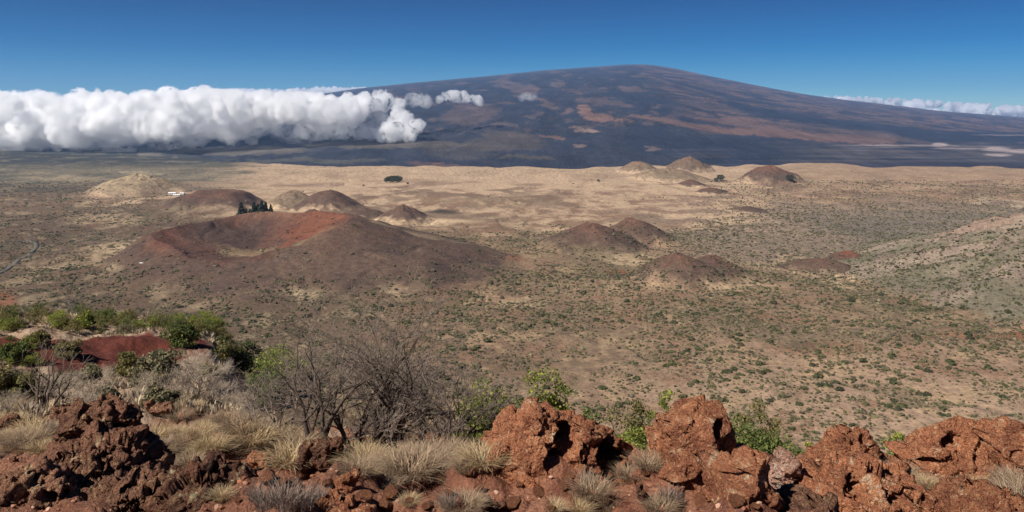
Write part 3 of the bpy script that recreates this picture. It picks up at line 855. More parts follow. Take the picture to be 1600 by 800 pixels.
def boulder(name, lobes, base, mat, label, pits=(), rough=1.0, depth=.8, seed=1, voxel=None, dY=0.0):
    """lobes: outline masses (px, py, half width, half height) of the rock as seen from the lookout; base: (px, py) where it meets the ground"""
    gx_, gy_, gz_ = on_ground(*base)
    Y = gy_ + dY; s = Y / F
    bm = bmesh.new()
    c0 = np.array([(base[0] - 800) * s, Y, (HY - base[1]) * s])
    lo = np.array([[l[0] - l[2], l[0] + l[2], l[1] - l[3], l[1] + l[3]] for l in lobes])
    bx0, bx1, by0, by1 = lo[:, 0].min(), lo[:, 1].max(), lo[:, 2].min(), lo[:, 3].max()
    if len(lobes) > 3: lobes = list(lobes) + [((bx0 + bx1) / 2, by0 * .42 + by1 * .58, (bx1 - bx0) * .40, (by1 - by0) * .36, .05)]
    big = 0
    for i, (px, py, rx, ry, *rest) in enumerate(lobes):
        dd = rest[0] if rest else 0.0
        c = np.array([(px - 800) * s, Y + dd, (HY - py) * s]) - c0
        rad = (rx * s, max(rx, ry) * s * depth, ry * s); big = max(big, rx * s, ry * s)
        pts = hull_points(c, rad, seed * 31 + i)
        vs = [bm.verts.new(p) for p in pts]
        r = bmesh.ops.convex_hull(bm, input=vs)
        bmesh.ops.delete(bm, geom=[g for g in r['geom_interior'] if isinstance(g, bmesh.types.BMVert)], context='VERTS')
    vx = voxel or max(.010, big / 42)
    V, Nn, Fc = remeshed_union(bm, vx)
    W = V + c0 + seed * 3.3
    x, y, z = W[:, 0], W[:, 1], W[:, 2]
    # broad knobs, then clinker lumps, then pits
    d = .11 * big * fbm3(x / big * 1.3, y / big * 1.3, z / big * 1.3, 3, seed)
    w1 = worley3(x / (.30 * big), y / (.30 * big), z / (.30 * big), seed + 5)
    d += rough * (.035 + .045 * (rough > 1.15)) * big * (.55 - w1)
    V = V + Nn * d[:, None]
    Nn = vnormals(V, Fc)
    k = 11.0
    w2 = worley3(x * k, y * k, z * k, seed + 7); w3 = worley3(x * 24, y * 24, z * 24, seed + 8)
    msk = sm(-.35, .25, fbm3(x * 2.2, y * 2.2, z * 2.2, 3, seed + 9))
    fine = max(rough, 1.05)
    d = fine * (.045 * (.5 - w2) * (.35 + .65 * msk) + .026 * (.5 - w3) * (.4 + .6 * msk) + .030 * fbm3(x * 9, y * 9, z * 9, 5, seed + 10, .6))
    hol = sm(.36, .6, noise3(x * 4.5, y * 4.5, z * 4.5, seed + 20))
    d -= rough * (.035 + .035 * (rough > 1.15)) * hol
    V = V + Nn * d[:, None]
    for (px, py, rx, ry, dp) in pits:
        e = np.sqrt(((V[:, 0] + c0[0]) / s + 800 - px) ** 2 / rx ** 2 + (HY - (V[:, 2] + c0[2]) / s - py) ** 2 / ry ** 2)
        e = e + .3 * noise3(x * 6, y * 6, z * 6, seed + 30)
        front = sm(.1, -.35, Nn[:, 1])
        f = (1 - sm(.55, 1.05, e)) * front
        V[:, 1] += f * dp; V[:, 0] -= f * dp * .35
    o = mk_obj(name, mk_mesh(name, V, Fc, smooth=True), M[mat], loc=c0)
    tag(o, label, 'rock', 'red lava rocks along the rim')
    return o

def blocky3(x, y, z, seed=0):
    """broken facets: every cell of a crushed lattice is a plane of its own tilt"""
    fx, fy, fz = np.floor(x).astype(np.int64), np.floor(y).astype(np.int64), np.floor(z).astype(np.int64)
    best = np.full(x.shape, 9.0); val = np.zeros(x.shape)
    for i in (-1, 0, 1):
        for j in (-1, 0, 1):
            for k in (-1, 0, 1):
                cx, cy, cz = fx + i, fy + j, fz + k
                h = _hash(cx, cy, cz, seed)
                dx = x - cx - (h & np.uint32(255)) / 255.0
                dy = y - cy - ((h >> np.uint32(8)) & np.uint32(255)) / 255.0
                dz = z - cz - ((h >> np.uint32(16)) & np.uint32(255)) / 255.0
                d = dx * dx + dy * dy + dz * dz
                g = _G[(h >> np.uint32(24)) & np.uint32(255)]
                v = g[..., 0] * dx + g[..., 1] * dy + g[..., 2] * dz + g[..., 0] * .5
                m = d < best
                best = np.where(m, d, best); val = np.where(m, v, val)
    return val

def outcrop(name, prof, base, run, mat, label, pits=(), rough=1.0, seed=1, back=None, clink=0.0, step=.0095):
    """a rock standing out of the slope: prof is its skyline (px, py), base the place where its front meets the ground"""
    _, Yb, zb = on_ground(*base)
    Yc = Yb + run; sc = Yc / F
    P = np.array(prof, float)
    xs = np.arange((P[0, 0] - 800) * sc, (P[-1, 0] - 800) * sc, step)
    zt = np.interp(xs / sc + 800, P[:, 0], (HY - P[:, 1]) * sc)
    zt = np.convolve(np.pad(zt, 2, 'edge'), [.1, .2, .4, .2, .1], 'valid')
    zt = zt - .085 * min(zt.max() - zb + .2, .9)
    zg = min(zb, zt.min()) - .12
    hh = np.maximum(zt - zg, .02); hm = hh.max()
    back = back or run
    nf = int((hm + run) / step * .85); nb = int((hm + back) / step * .5)
    ph = np.concatenate([np.linspace(0, math.pi / 2, nf), np.linspace(math.pi / 2, math.pi, nb)[1:]])
    e = .72
    co, si = np.sign(np.cos(ph)) * np.abs(np.cos(ph)) ** e, np.abs(np.sin(ph)) ** e
    w = .35 + .65 * np.sqrt(hh / hm)
    yo = np.where(ph[:, None] < math.pi / 2, -co[:, None] * run * w[None], -co[:, None] * back * w[None])
    V = np.stack([np.broadcast_to(xs, yo.shape), Yc + yo, zg + si[:, None] * hh[None]], -1).reshape(-1, 3)
    Fc = grid_faces(len(ph), len(xs))
    c0 = np.array([xs.mean(), Yb, zb])
    x, y, z = (V + seed * 5.7).T
    big = min(hm, .9)
    Nn = vnormals(V, Fc)
    q = .30 * big + .10
    wx, wy, wz = [.25 * fbm3(x * 3 + k, y * 3, z * 3, 3, seed + k) * q for k in (0, 7, 13)]
    d = .34 * q * blocky3((x + wx) / q, (y + wy) / q, (z + wz) / q, seed + 1) + .09 * big * fbm3(x * 1.7 / big, y * 1.7 / big, z * 1.7 / big, 3, seed + 2)
    d = d + .30 * q * .42 * blocky3((x + wx) / (.42 * q), (y + wy) / (.42 * q), (z + wz) / (.42 * q), seed + 3)
    fade = np.broadcast_to(sm(0, .18, si)[:, None], yo.shape).ravel()
    V = V + Nn * (d * fade)[:, None]
    for (px, py, rx, ry, dp) in pits:
        e_ = np.sqrt((V[:, 0] * F / V[:, 1] + 800 - px) ** 2 / rx ** 2 + (HY - V[:, 2] * F / V[:, 1] - py) ** 2 / ry ** 2)
        e_ = e_ + .35 * fbm3(x * 5, y * 5, z * 5, 3, seed + 30)
        f = (1 - sm(.5, 1.0, e_)) * (np.repeat(ph, len(xs)) < math.pi / 2 - .12)
        V[:, 1] += f * dp; V[:, 0] -= f * dp * .3
    Nn = vnormals(V, Fc)
    msk = sm(-.3, .35, fbm3(x * 2.2, y * 2.2, z * 2.2, 3, seed + 9))
    w2 = worley3(x * 10, y * 10, z * 10, seed + 7); w3 = worley3(x * 25, y * 25, z * 25, seed + 8)
    d = (.012 + .055 * clink) * (.5 - w2) + rough * (.022 * (.5 - w3) * (.25 + .75 * msk) + .026 * fbm3(x * 9, y * 9, z * 9, 5, seed + 10, .6))
    d = d - (.03 + .05 * clink) * sm(.30, .55, noise3(x * 5.5, y * 5.5, z * 5.5, seed + 20)) * (.3 + .7 * msk)
    V = V + Nn * (d * fade)[:, None]
    o = mk_obj(name, mk_mesh(name, V - c0, Fc, smooth=True), M[mat], loc=c0)
    return tag(o, label, 'rock', 'red lava rocks along the rim')

outcrop('lava_rock', [(92, 700), (100, 660), (112, 638), (135, 627), (165, 626), (190, 632), (208, 648), (216, 672), (226, 702)], (158, 704), .45, 'rock_dark', 'dark brown clinkery rock with a rounded cap over a black hollow', [(180, 668, 30, 9, .5)], 1.3, 1, clink=1)
outcrop('lava_rock', [(58, 775), (72, 735), (90, 705), (110, 690), (150, 680), (190, 682), (215, 700), (232, 730), (240, 775)], (150, 778), .5, 'rock_dark', 'biggest dark clinkery rock, knobbly and full of holes, below the capped one', [(192, 742, 16, 11, .35), (125, 748, 44, 13, .4), (92, 722, 12, 14, .3), (212, 712, 8, 14, .3)], 1.4, 2, clink=1)
outcrop('lava_rock', [(-14, 806), (0, 745), (25, 728), (60, 722), (90, 735), (115, 752), (146, 772), (160, 806)], (70, 806), .4, 'rock_dark', 'brown lumpy rock with black pockets, low in the corner', [(52, 752, 10, 14, .3), (74, 778, 15, 11, .3), (108, 784, 12, 16, .3)], 1.4, 3, clink=.8)
outcrop('lava_rock', [(138, 808), (155, 776), (180, 756), (210, 742), (240, 748), (252, 770), (257, 808)], (200, 808), .4, 'rock_dark', 'brown pitted rock split by a deep black cleft', [(237, 780, 12, 24, .45), (205, 766, 15, 13, .35)], 1.4, 4, clink=.9)
outcrop('lava_rock', [(246, 810), (258, 762), (280, 738), (310, 728), (345, 725), (370, 748), (386, 810)], (315, 810), .5, 'rock_lichen', 'broad orange tan crumbly rock right of the black cleft', [(322, 762, 8, 8, .25)], 1.4, 5, clink=.6)
outcrop('lava_rock', [(760, 748), (767, 690), (775, 662), (790, 650), (812, 640), (826, 624), (838, 622), (850, 632), (868, 640), (885, 645), (905, 652), (915, 662), (922, 690), (922, 748)], (842, 748), .55, 'rock_red', 'large peaked red rock with a black cave in its flank', [(888, 690, 22, 34, .7), (865, 722, 16, 24, .6)], 1, 9)
outcrop('lava_rock', [(882, 750), (896, 715), (912, 674), (920, 657), (930, 660), (945, 672), (965, 690), (978, 705), (987, 750)], (935, 750), .35, 'rock_red', 'red wedge shaped rock with a black cave under its tip', [(953, 716, 19, 30, .6)], 1, 10)
outcrop('lava_rock', [(1018, 775), (1026, 722), (1030, 690), (1036, 655), (1045, 635), (1060, 628), (1080, 630), (1098, 636), (1112, 645), (1128, 655), (1134, 672), (1132, 690), (1150, 700), (1172, 714), (1190, 742), (1196, 775)], (1090, 775), .6, 'rock_red', 'tallest red rock, flat topped with a black notch on its right', [(1125, 670, 10, 17, .5), (1040, 664, 7, 16, .15)], 1.1, 11)
outcrop('lava_rock', [(1113, 784), (1124, 746), (1140, 716), (1160, 708), (1185, 712), (1200, 724), (1212, 784)], (1160, 784), .35, 'rock_red', 'low red rock with a dark hollow face, left of the pale slab', [(1155, 754, 28, 18, .45)], 1.2, 12, clink=.3)
outcrop('lava_rock', [(1190, 788), (1198, 745), (1208, 715), (1218, 700), (1230, 697), (1238, 715), (1244, 745), (1247, 788)], (1218, 788), .25, 'rock_pale', 'narrow upright slab with a pale crusted face', [], 1, 13)
outcrop('lava_rock', [(1258, 744), (1275, 715), (1292, 690), (1305, 672), (1318, 664), (1335, 663), (1348, 672), (1360, 690), (1376, 708), (1388, 728), (1398, 744)], (1330, 744), .4, 'rock_red', 'pointed orange red rock with a hollow near its peak', [(1334, 679, 9, 8, .25), (1348, 718, 13, 9, .3), (1300, 722, 12, 7, .2)], 1.1, 14, clink=.2)
outcrop('lava_rock', [(1232, 808), (1250, 762), (1275, 738), (1310, 727), (1345, 730), (1380, 742), (1410, 748), (1435, 752), (1450, 774), (1457, 808)], (1350, 808), .5, 'rock_red', 'wide orange rock mass with a ragged dark pit on its right', [(1420, 776, 30, 13, .45), (1446, 784, 9, 16, .4), (1335, 762, 14, 9, .25), (1280, 770, 10, 14, .25)], 1.1, 15, clink=.25)
outcrop('lava_rock', [(1413, 748), (1422, 705), (1432, 685), (1450, 668), (1470, 661), (1492, 662), (1515, 660), (1530, 670), (1542, 690), (1560, 706), (1567, 748)], (1485, 748), .4, 'rock_red', 'red double humped rock with a dark slot at its foot', [(1450, 724, 26, 10, .5), (1488, 690, 18, 11, .3), (1530, 715, 8, 14, .25)], 1.1, 16, clink=.2)
outcrop('lava_rock', [(1533, 748), (1542, 690), (1555, 668), (1572, 654), (1588, 656), (1600, 668), (1625, 680), (1645, 748)], (1585, 748), .4, 'rock_red', 'rounded red rock standing farthest along the rim', [(1562, 692, 9, 8, .3), (1592, 712, 14, 9, .25)], 1.1, 17, clink=.2)
outcrop('lava_rock', [(1462, 810), (1480, 790), (1510, 772), (1545, 764), (1580, 770), (1600, 790), (1612, 810)], (1540, 812), .5, 'rock_red', 'broad smooth red rock apron beside pale dry weeds', [], .8, 18)
outcrop('lava_rock', [(1200, 810), (1215, 786), (1245, 777), (1285, 779), (1308, 790), (1316, 810)], (1260, 810), .35, 'rock_dark', 'low dark maroon rock with a black gap at its end', [(1304, 796, 8, 12, .3)], 1.1, 19, clink=.4)
boulder('lava_rock', [(18, 655, 20, 10), (32, 664, 18, 8)], (24, 674), 'rock_dark', 'small dark red rock by yellow grass tufts at the edge', [], 1.2, seed=6)
boulder('lava_rock', [(92, 650, 16, 20), (104, 640, 14, 12)], (95, 672), 'rock_dark', 'upright dark rock beside the rounded cap', [], 1.3, seed=7)
boulder('lava_rock', [(255, 640, 22, 11), (235, 632, 12, 9)], (250, 652), 'rock_dark', 'small dark rock under the grey brush', [], 1.2, seed=8)
boulder('lava_rock', [(548, 746, 20, 14), (538, 756, 18, 12)], (546, 768), 'rock_red', 'small angular red rock with yellow lichen amid the grass', [], .9, seed=20)
boulder('lava_rock', [(482, 706, 20, 18), (508, 702, 26, 20), (526, 700, 14, 22), (478, 722, 18, 14)], (500, 738), 'rock_lichen', 'greyish lichen spotted rock in front of the dead shrubs', [(526, 705, 6, 14, .2)], 1.1, seed=21)
boulder('lava_rock', [(405, 718, 22, 12), (392, 726, 16, 10)], (402, 736), 'rock_red', 'low pinkish red rock left of the lichen spotted rock', [], .9, seed=22)
boulder('lava_rock', [(1000, 768, 10, 16), (1006, 776, 12, 10)], (1002, 788), 'rock_lichen', 'little upright yellowish rock on the bare red slope', [], .9, seed=23)
boulder('lava_rock', [(525, 790, 40, 16), (560, 796, 30, 12), (495, 798, 24, 12)], (528, 808), 'rock_red', 'flat red rock with a black gap, under the lichened angular one', [(525, 778, 20, 5, .15)], 1.0, seed=24)
boulder('lava_rock', [(770, 715, 18, 14), (782, 726, 16, 10)], (776, 738), 'rock_red', 'small red rock tucked left of the large peaked rock', [], .9, seed=25)
boulder('lava_rock', [(755, 786, 26, 10), (778, 790, 16, 8)], (764, 800), 'rock_dark', 'dark flat rock in a hollow of the red slope', [], 1.0, seed=26)

# loose stones, each its own thing, and the grit between them
def stone_mesh(seed, sub=2):
    bm = bmesh.new(); bmesh.ops.create_icosphere(bm, subdivisions=sub, radius=1)
    V = np.array([v.co[:] for v in bm.verts]); Fc = np.array([[v.index for v in f.verts] for f in bm.faces]); bm.free()
    rng = np.random.default_rng(seed)
    for _ in range(7):
        nrm = rng.normal(size=3); nrm /= np.linalg.norm(nrm); k = rng.uniform(.5, .85)
        dd = V @ nrm - k; V = V - np.maximum(dd, 0)[:, None] * nrm
    V *= 1 + .12 * fbm3(V[:, 0] * 1.5 + seed, V[:, 1] * 1.5, V[:, 2] * 1.5, 3, seed)[:, None]
    return V * np.array([1, .85, .62]), Fc

stones = []
for k in range(5):
    V, Fc = stone_mesh(200 + k, 3)
    stones.append(mk_mesh('loose_stone', V, Fc, smooth=False))
SPOT = [(250, 668), (300, 690), (345, 708), (362, 728), (390, 745), (420, 752), (444, 762), (470, 745), (512, 762), (590, 752), (612, 776), (640, 790), (660, 762), (690, 752), (705, 778), (735, 742), (748, 765),
        (812, 762), (845, 775), (880, 766), (920, 792), (955, 768), (985, 756), (1030, 790), (1062, 776), (1100, 788), (1150, 792), (265, 720), (285, 700), (325, 672), (360, 690), (40, 705), (20, 720), (230, 700), (60, 690),
        (1180, 796), (1395, 806), (890, 748), (1010, 745), (420, 782), (372, 790), (350, 745), (280, 660), (668, 796), (800, 792), (860, 800), (600, 800), (568, 784)]
rs = random.Random(5)
for i, (px, py) in enumerate(SPOT):
    x, y, z = on_ground(px, min(py, 796))
    s = rs.uniform(.035, .085)
    o = mk_obj('loose_stone', stones[i % 5])
    o.location = (x, y, z + s * .25); o.rotation_euler = (rs.uniform(-.3, .3), rs.uniform(-.3, .3), rs.uniform(0, 6.28)); o.scale = (s, s, s)
    if not o.data.materials: o.data.materials.append(M['rock_red'])
    tag(o, 'loose red stone lying on the cinder slope', 'stone', 'loose stones on the red slope')
for (px, py) in ((778, 736), (790, 738)):
    x, y, z = on_ground(px, py); o = mk_obj('pale_stone', stones[1].copy()); o.data.materials.clear(); o.data.materials.append(M['wall_white'])
    o.location = (x, y, z + .02); o.scale = (.045, .04, .04)
    tag(o, 'tiny chalk white stone on the red slope', 'stone', 'white stones on the red slope')

def scatter_mesh(protos, P, S, Rz, colr=None, squash=None):
    """merge many small copies into one mesh"""
    Vs, Fs, Cs, off = [], [], [], 0
    ids = np.arange(len(P)) % len(protos)
    for k, (V, Fc) in enumerate(protos):
        sel = np.nonzero(ids == k)[0]
        if not len(sel): continue
        c, s = np.cos(Rz[sel]), np.sin(Rz[sel])
        X = V[None, :, 0] * c[:, None] - V[None, :, 1] * s[:, None]; Yy = V[None, :, 0] * s[:, None] + V[None, :, 1] * c[:, None]
        Z = np.broadcast_to(V[None, :, 2], X.shape)
        W = np.stack([X, Yy, Z], -1) * S[sel][:, None, None] + P[sel][:, None, :]
        Vs.append(W.reshape(-1, 3))
        Fs.append((Fc[None] + (np.arange(len(sel)) * len(V))[:, None, None] + off).reshape(-1, Fc.shape[1]))
        off += len(sel) * len(V)
        if colr is not None:
            cc = np.repeat(colr[sel], len(V), 0)
            Cs.append(cc)
    return np.concatenate(Vs), np.concatenate(Fs), (np.concatenate(Cs) if Cs else None)

n = 15000
rng = np.random.default_rng(21)
Yg = 5 + 14 * rng.uniform(0, 1, n) ** 1.2; ug = rng.uniform(-.72, .72, n)
P = np.stack([ug * Yg, Yg, H_base(ug * Yg, Yg)], 1)
cl = fbm2(P[:, 0] * .9, P[:, 1] * .9, 3, 77); keep = (cl + .35 * rng.normal(size=n) > -.05)
P = P[keep]; n = len(P)
S = .009 + .028 * rng.uniform(0, 1, n) ** 3
colr = np.array([(.32, .125, .07), (.22, .085, .052), (.40, .19, .115), (.18, .085, .06), (.42, .25, .17)])[rng.integers(0, 5, n)] * rng.uniform(.75, 1.2, n)[:, None]
V, Fc, Cc = scatter_mesh([stone_mesh(300 + k, 1) for k in range(6)], P, S, rng.uniform(0, 6.28, n), colr)
tag(mk_obj('gravel', mk_mesh('gravel', V, Fc, smooth=False, attrs={'col': Cc}), M['scrub']), 'red cinder grit and small stones strewn over the slope', 'gravel', kind='stuff')

# ------------------------------------------------------------------ dry grass tufts
GM = [grass_mesh(400 + k, 560, .26, .40, 1.35, GOLD, .0038) for k in range(4)]
PM = [grass_mesh(420 + k, 560, .26, .46, 1.4, PALE, .0038) for k in range(4)]
WM = [grass_mesh(440 + k, 220, .40, .34, .6, GREY, .004) for k in range(3)]
for me in GM + PM + WM: me.materials.append(M['grass_gold'])
rt = random.Random(11)
def tuft(px, py, hpx, kind, i):
    x, y, z = on_ground(px, py)
    o = mk_obj('grass_tuft', {'g': GM, 'p': PM, 'w': WM}[kind][i % 3])
    s = (.82 if hpx < 40 else .68) * hpx * y / F / {'g': .27, 'p': .27, 'w': .42}[kind]
    o.location = (x, y, z); o.scale = (s * rt.uniform(1.0, 1.35), s * 1.1, s); o.rotation_euler = (0, 0, rt.uniform(0, 6.28))
    lab, grp = {'g': ('golden dry grass tuft on the red slope', 'golden grass tufts'), 'p': ('pale straw coloured grass clump on the slope', 'pale grass clumps'),
                'w': ('grey brown wiry dry weed clump standing upright', 'grey dry weeds')}[kind]
    return tag(o, lab, 'grass', grp)
for i, (px, py, h, k) in enumerate([(42, 688, 26, 'g'), (55, 676, 30, 'g'), (30, 700, 26, 'p'), (245, 684, 26, 'g'), (316, 668, 16, 'g'), (300, 700, 28, 'p'), (330, 705, 30, 'g'), (352, 698, 26, 'p'), (395, 690, 36, 'g'), (418, 700, 40, 'p'),
        (440, 700, 46, 'g'), (455, 722, 50, 'g'), (470, 700, 30, 'p'), (560, 722, 46, 'g'), (575, 728, 50, 'g'), (560, 740, 30, 'p'), (628, 734, 52, 'p'), (640, 738, 60, 'p'), (610, 742, 46, 'p'), (668, 730, 46, 'p'), (692, 722, 52, 'p'), (710, 716, 40, 'p'),
        (755, 722, 46, 'g'), (765, 718, 44, 'p'), (690, 745, 30, 'p'), (730, 735, 26, 'p'), (420, 795, 60, 'w'), (445, 798, 66, 'w'), (475, 795, 56, 'w'), (400, 785, 40, 'w'), (500, 785, 40, 'w'), (915, 760, 40, 'w'), (925, 775, 34, 'p'), (905, 798, 26, 'g'),
        (940, 798, 30, 'p'), (1045, 785, 44, 'w'), (1055, 792, 40, 'w'), (1030, 796, 30, 'p'), (1570, 785, 48, 'w'), (1592, 790, 56, 'p'), (1555, 790, 34, 'p'), (720, 798, 40, 'p'), (700, 796, 34, 'w'), (735, 790, 26, 'p'), (866, 796, 22, 'g'), (1530, 764, 26, 'g'), (1605, 770, 46, 'p'), (1590, 765, 40, 'p'), (1575, 755, 34, 'w'), (1470, 768, 26, 'p'), (1445, 758, 22, 'g'), (1408, 742, 24, 'p'), (1500, 756, 20, 'g'),
        (985, 745, 26, 'p'), (1012, 730, 26, 'p'), (250, 650, 30, 'p'), (262, 642, 28, 'g'), (280, 655, 20, 'p'), (20, 690, 20, 'p'), (375, 672, 30, 'p'), (640, 790, 20, 'g'), (600, 765, 24, 'p'), (345, 780, 22, 'g'), (255, 735, 20, 'g')]):
    tuft(px, py, h, k, i)
for i in range(85):
    px = rt.uniform(-10, 740); py = rt.uniform(634, 735) if px > 230 else rt.uniform(640, 715)
    if 95 < px < 225 and py > 640: continue
    tuft(px, py, rt.uniform(11, 27), rt.choice('ggppw'), i)

# ------------------------------------------------------------------ dead shrubs
def place(o, px, py, label=None, cat=None, group=None, rz=0, s=1.0, Y=None):
    if Y is None: x, y, z = on_ground(px, py)
    else:
        x, y = (px - 800) / F * Y, Y; z = ground_z(x, y)
    o.location = (x, y, z); o.rotation_euler = (0, 0, rz)
    if s != 1.0: o.scale = (s, s, s)
    if label: tag(o, label, cat, group)
    return o

FAN = [(-.7, 1), (.05, 1), (.6, 1), (-.3, 1), (.3, 1)]
G = 'leafless shrubs on the rim'
place(dead_shrub('dead_shrub', 31, 1.9, 6, [(-.1, 1), (.5, .9), (-.6, .8), (.15, 1)], 4), 495, 690, 'dark leafless shrub with a forked trunk, leftmost of the tall bare ones', 'shrub', G)
place(dead_shrub('dead_shrub', 32, 2.1, 7, [(-.25, 1), (.25, 1), (.05, 1), (.55, .9)], 4, .04), 590, 700, 'tallest leafless shrub with spreading grey twigs', 'shrub', G)
place(dead_shrub('dead_shrub', 33, 1.8, 5, [(.3, .9), (.8, .7), (.0, 1), (1.0, .5)], 4, .036), 655, 698, 'leafless shrub whose long bare limb leans toward the red rocks', 'shrub', G)
place(dead_shrub('dead_shrub', 34, 1.4, 6, FAN, 4, .026, ('bark_dark', 'bark_grey')), 545, 690, 'thicket of thin bare stems between the two tall leafless shrubs', 'shrub', G)
place(dead_shrub('dead_shrub', 35, 1.0, 7, FAN, 4, .022, ('bark_grey', 'bark_grey')), 440, 676, 'low tangled leafless shrub beside the golden grass', 'shrub', G)
place(dead_shrub('dead_shrub', 36, 1.15, 6, FAN, 4, .024, ('bark_dark', 'bark_grey')), 710, 700, 'low bare shrub close against the large peaked rock', 'shrub', G)
place(dead_shrub('dead_shrub', 37, 1.2, 5, [(.2, 1), (-.3, 1), (.05, 1)], 4, .022, ('bark_pale', 'bark_pale')), 612, 694, 'bleached pale dead stems rising among the bare shrubs', 'shrub', G)
place(dead_shrub('dead_shrub', 40, 1.15, 7, FAN, 4, .022, ('bark_dark', 'bark_grey')), 620, 694, 'dense low bare shrub under the tallest leafless one', 'shrub', G)
place(dead_shrub('dead_shrub', 38, 1.15, 5, [(-.9, .6), (.9, .55), (.3, .8), (-.4, .9)], 4, .024), 300, 632, 'dark bare shrub with low drooping limbs on the spur', 'shrub', G, s=1.05)
place(dead_shrub('dead_shrub', 39, 1.1, 4, [(-.3, 1), (.4, .8), (.0, 1)], 3, .03), 68, 632, 'sparse dark bare sapling near the green edge bush', 'shrub', G, s=1.3)
# grey brush on the spur
BR = [dead_shrub('grey_brush', 50 + k, 1.0, 8, [(-.9, .7), (.9, .7), (.3, 1), (-.3, 1), (0, 1)], 3, .014, ('bark_pale', 'bark_straw'), .6, kids=3) for k in range(3)]
bl = [(90, 622, 44), (120, 612, 40), (150, 625, 38), (185, 615, 36), (70, 596, 36), (40, 570, 30), (205, 628, 34), (225, 612, 30), (165, 596, 30), (100, 585, 26), (290, 622, 60), (310, 600, 48), (270, 590, 34), (335, 628, 40), (345, 600, 34),
      (300, 570, 30), (20, 590, 30), (130, 640, 30), (60, 645, 34), (10, 640, 34), (380, 650, 44), (420, 655, 40), (360, 640, 30), (30, 545, 24), (85, 555, 24)]
bl = [t for i, t in enumerate(bl) if (i < 3 or i % 3) and hummock(*on_ground(t[0], t[1])[:2]) > 1.05]
for i, (px, py, h) in enumerate(bl):
    x, y, z = on_ground(px, py); s = h * y / F / .95
    o = BR[i] if i < 3 else copy_thing(BR[i % 3], (0, 0, 0))
    o.location = (x, y, z); o.scale = (s * 1.25, s * 1.1, s); o.rotation_euler = (0, 0, rt.uniform(0, 6.28))
    tag(o, 'grey twiggy brush growing on the spur', 'shrub', 'grey twiggy brush on the spur')

# ------------------------------------------------------------------ leafy bushes
G = 'leafy bushes near the rim'
def bush(px, top, Y, wpx, leaf, label, seed, n=3600, size=.035, sink=.15, clumps=34):
    x = (px - 800) / F * Y; z = ground_z(x, Y)
    zt = (HY - top) / F * Y
    h = max(zt - z, .4); w = wpx / F * Y
    o = leafy_bush('leafy_bush', seed, w, h * 1.02, leaf, n, size, clumps)
    o.location = (x, Y, z - .05)
    return tag(o, label, 'bush', G)
bush(856, 588, 15.2, 84, 'leaf_lime', 'yellow green bush showing above the large peaked red rock', 61, 4500, .04)
bush(760, 606, 13.8, 96, 'leaf_lime', 'bright green bush between the bare shrubs and the peaked rock', 62, 4200, .038)
bush(806, 616, 14.2, 56, 'leaf_green', 'small darker green bush hugging the left of the peaked rock', 63, 2600, .035)
bush(992, 616, 16.5, 100, 'leaf_olive', 'thin olive bush behind the gap left of the tallest rock', 64, 3000, .035)
bush(988, 668, 14.0, 78, 'leaf_lime', 'round vivid green bush in the gap beside the red wedge rock', 65, 3600, .035)
bush(1044, 614, 17.5, 66, 'leaf_lime', 'light green bush peeping over the tallest red rock', 66, 2600, .04)
bush(1168, 622, 16.8, 92, 'leaf_olive', 'tall olive bush just right of the tallest red rock', 67, 4200, .038)
bush(1190, 662, 14.6, 112, 'leaf_green', 'wide grey green bush behind the pale slab', 68, 4600, .035)
bush(1258, 690, 14.6, 56, 'leaf_lime', 'low lime green bush left of the pointed orange rock', 69, 1800, .03)
bush(1412, 676, 15.5, 70, 'leaf_lime', 'low green bush between the pointed rock and the double humped rock', 70, 2200, .032)
bush(1548, 650, 16.5, 60, 'leaf_green', 'green bush between the double humped rock and the farthest rock', 71, 2200, .032)
bush(915, 642, 15.0, 60, 'leaf_green', 'scraggy dark green bush behind the wedge rock', 72, 1600, .032)
bush(1590, 640, 17.0, 40, 'leaf_green', 'green bush behind the farthest rock on the rim', 73, 1500, .032)
G = 'leafy bushes on the spur'
def sbush(px, base, top, wpx, leaf, label, seed, n=2600, clumps=26):
    x, y, z = on_ground(px, base); h = (base - top) / F * y; w = wpx / F * y
    o = leafy_bush('leafy_bush', seed, w, h, leaf, n, .022 * y / 14 + .022, clumps)
    o.location = (x, y, z - .05)
    return tag(o, label, 'bush', G)
sbush(432, 608, 545, 96, 'leaf_lime', 'yellow green bush behind the leftmost bare shrub', 81, 4200, 34)
sbush(410, 632, 580, 80, 'leaf_green', 'green bush tucked below the yellow green one', 82, 3000)
sbush(374, 578, 535, 62, 'leaf_dark', 'dark green bush upslope of the yellow green one', 83)
sbush(284, 540, 504, 46, 'leaf_green', 'dark based green bush at the end of the hedge of bushes', 84)
sbush(243, 606, 548, 70, 'leaf_grey', 'pale grey green rounded bush below the red hummock', 85, 3600, 30)
sbush(206, 588, 552, 52, 'leaf_olive', 'olive bush left of the pale rounded bush', 86)
sbush(130, 512, 490, 34, 'leaf_lime', 'bright yellow green bush just above the red hummock', 87, 1600)
sbush(104, 556, 530, 38, 'leaf_olive', 'small olive bush at the foot of the red hummock', 88, 1500)
sbush(62, 542, 518, 30, 'leaf_olive', 'olive green bush left of the red hummock', 89, 1500)
sbush(22, 560, 532, 44, 'leaf_green', 'grey green bush low on the spur edge', 90, 1800)
sbush(18, 640, 574, 76, 'leaf_olive', 'large olive bush nearest the photo edge', 91, 3600)
sbush(45, 618, 580, 50, 'leaf_grey', 'thin grey bush right of the large olive one', 92, 1800)
sbush(250, 640, 605, 56, 'leaf_grey', 'dry tan leaved bush behind the dark capped rock', 93, 2400)
sbush(132, 600, 572, 56, 'leaf_grey', 'grey leafed bush below the red hummock', 94, 1500)
sbush(165, 622, 598, 40, 'leaf_grey', 'small pale bush above the dark capped rock', 96, 1300)
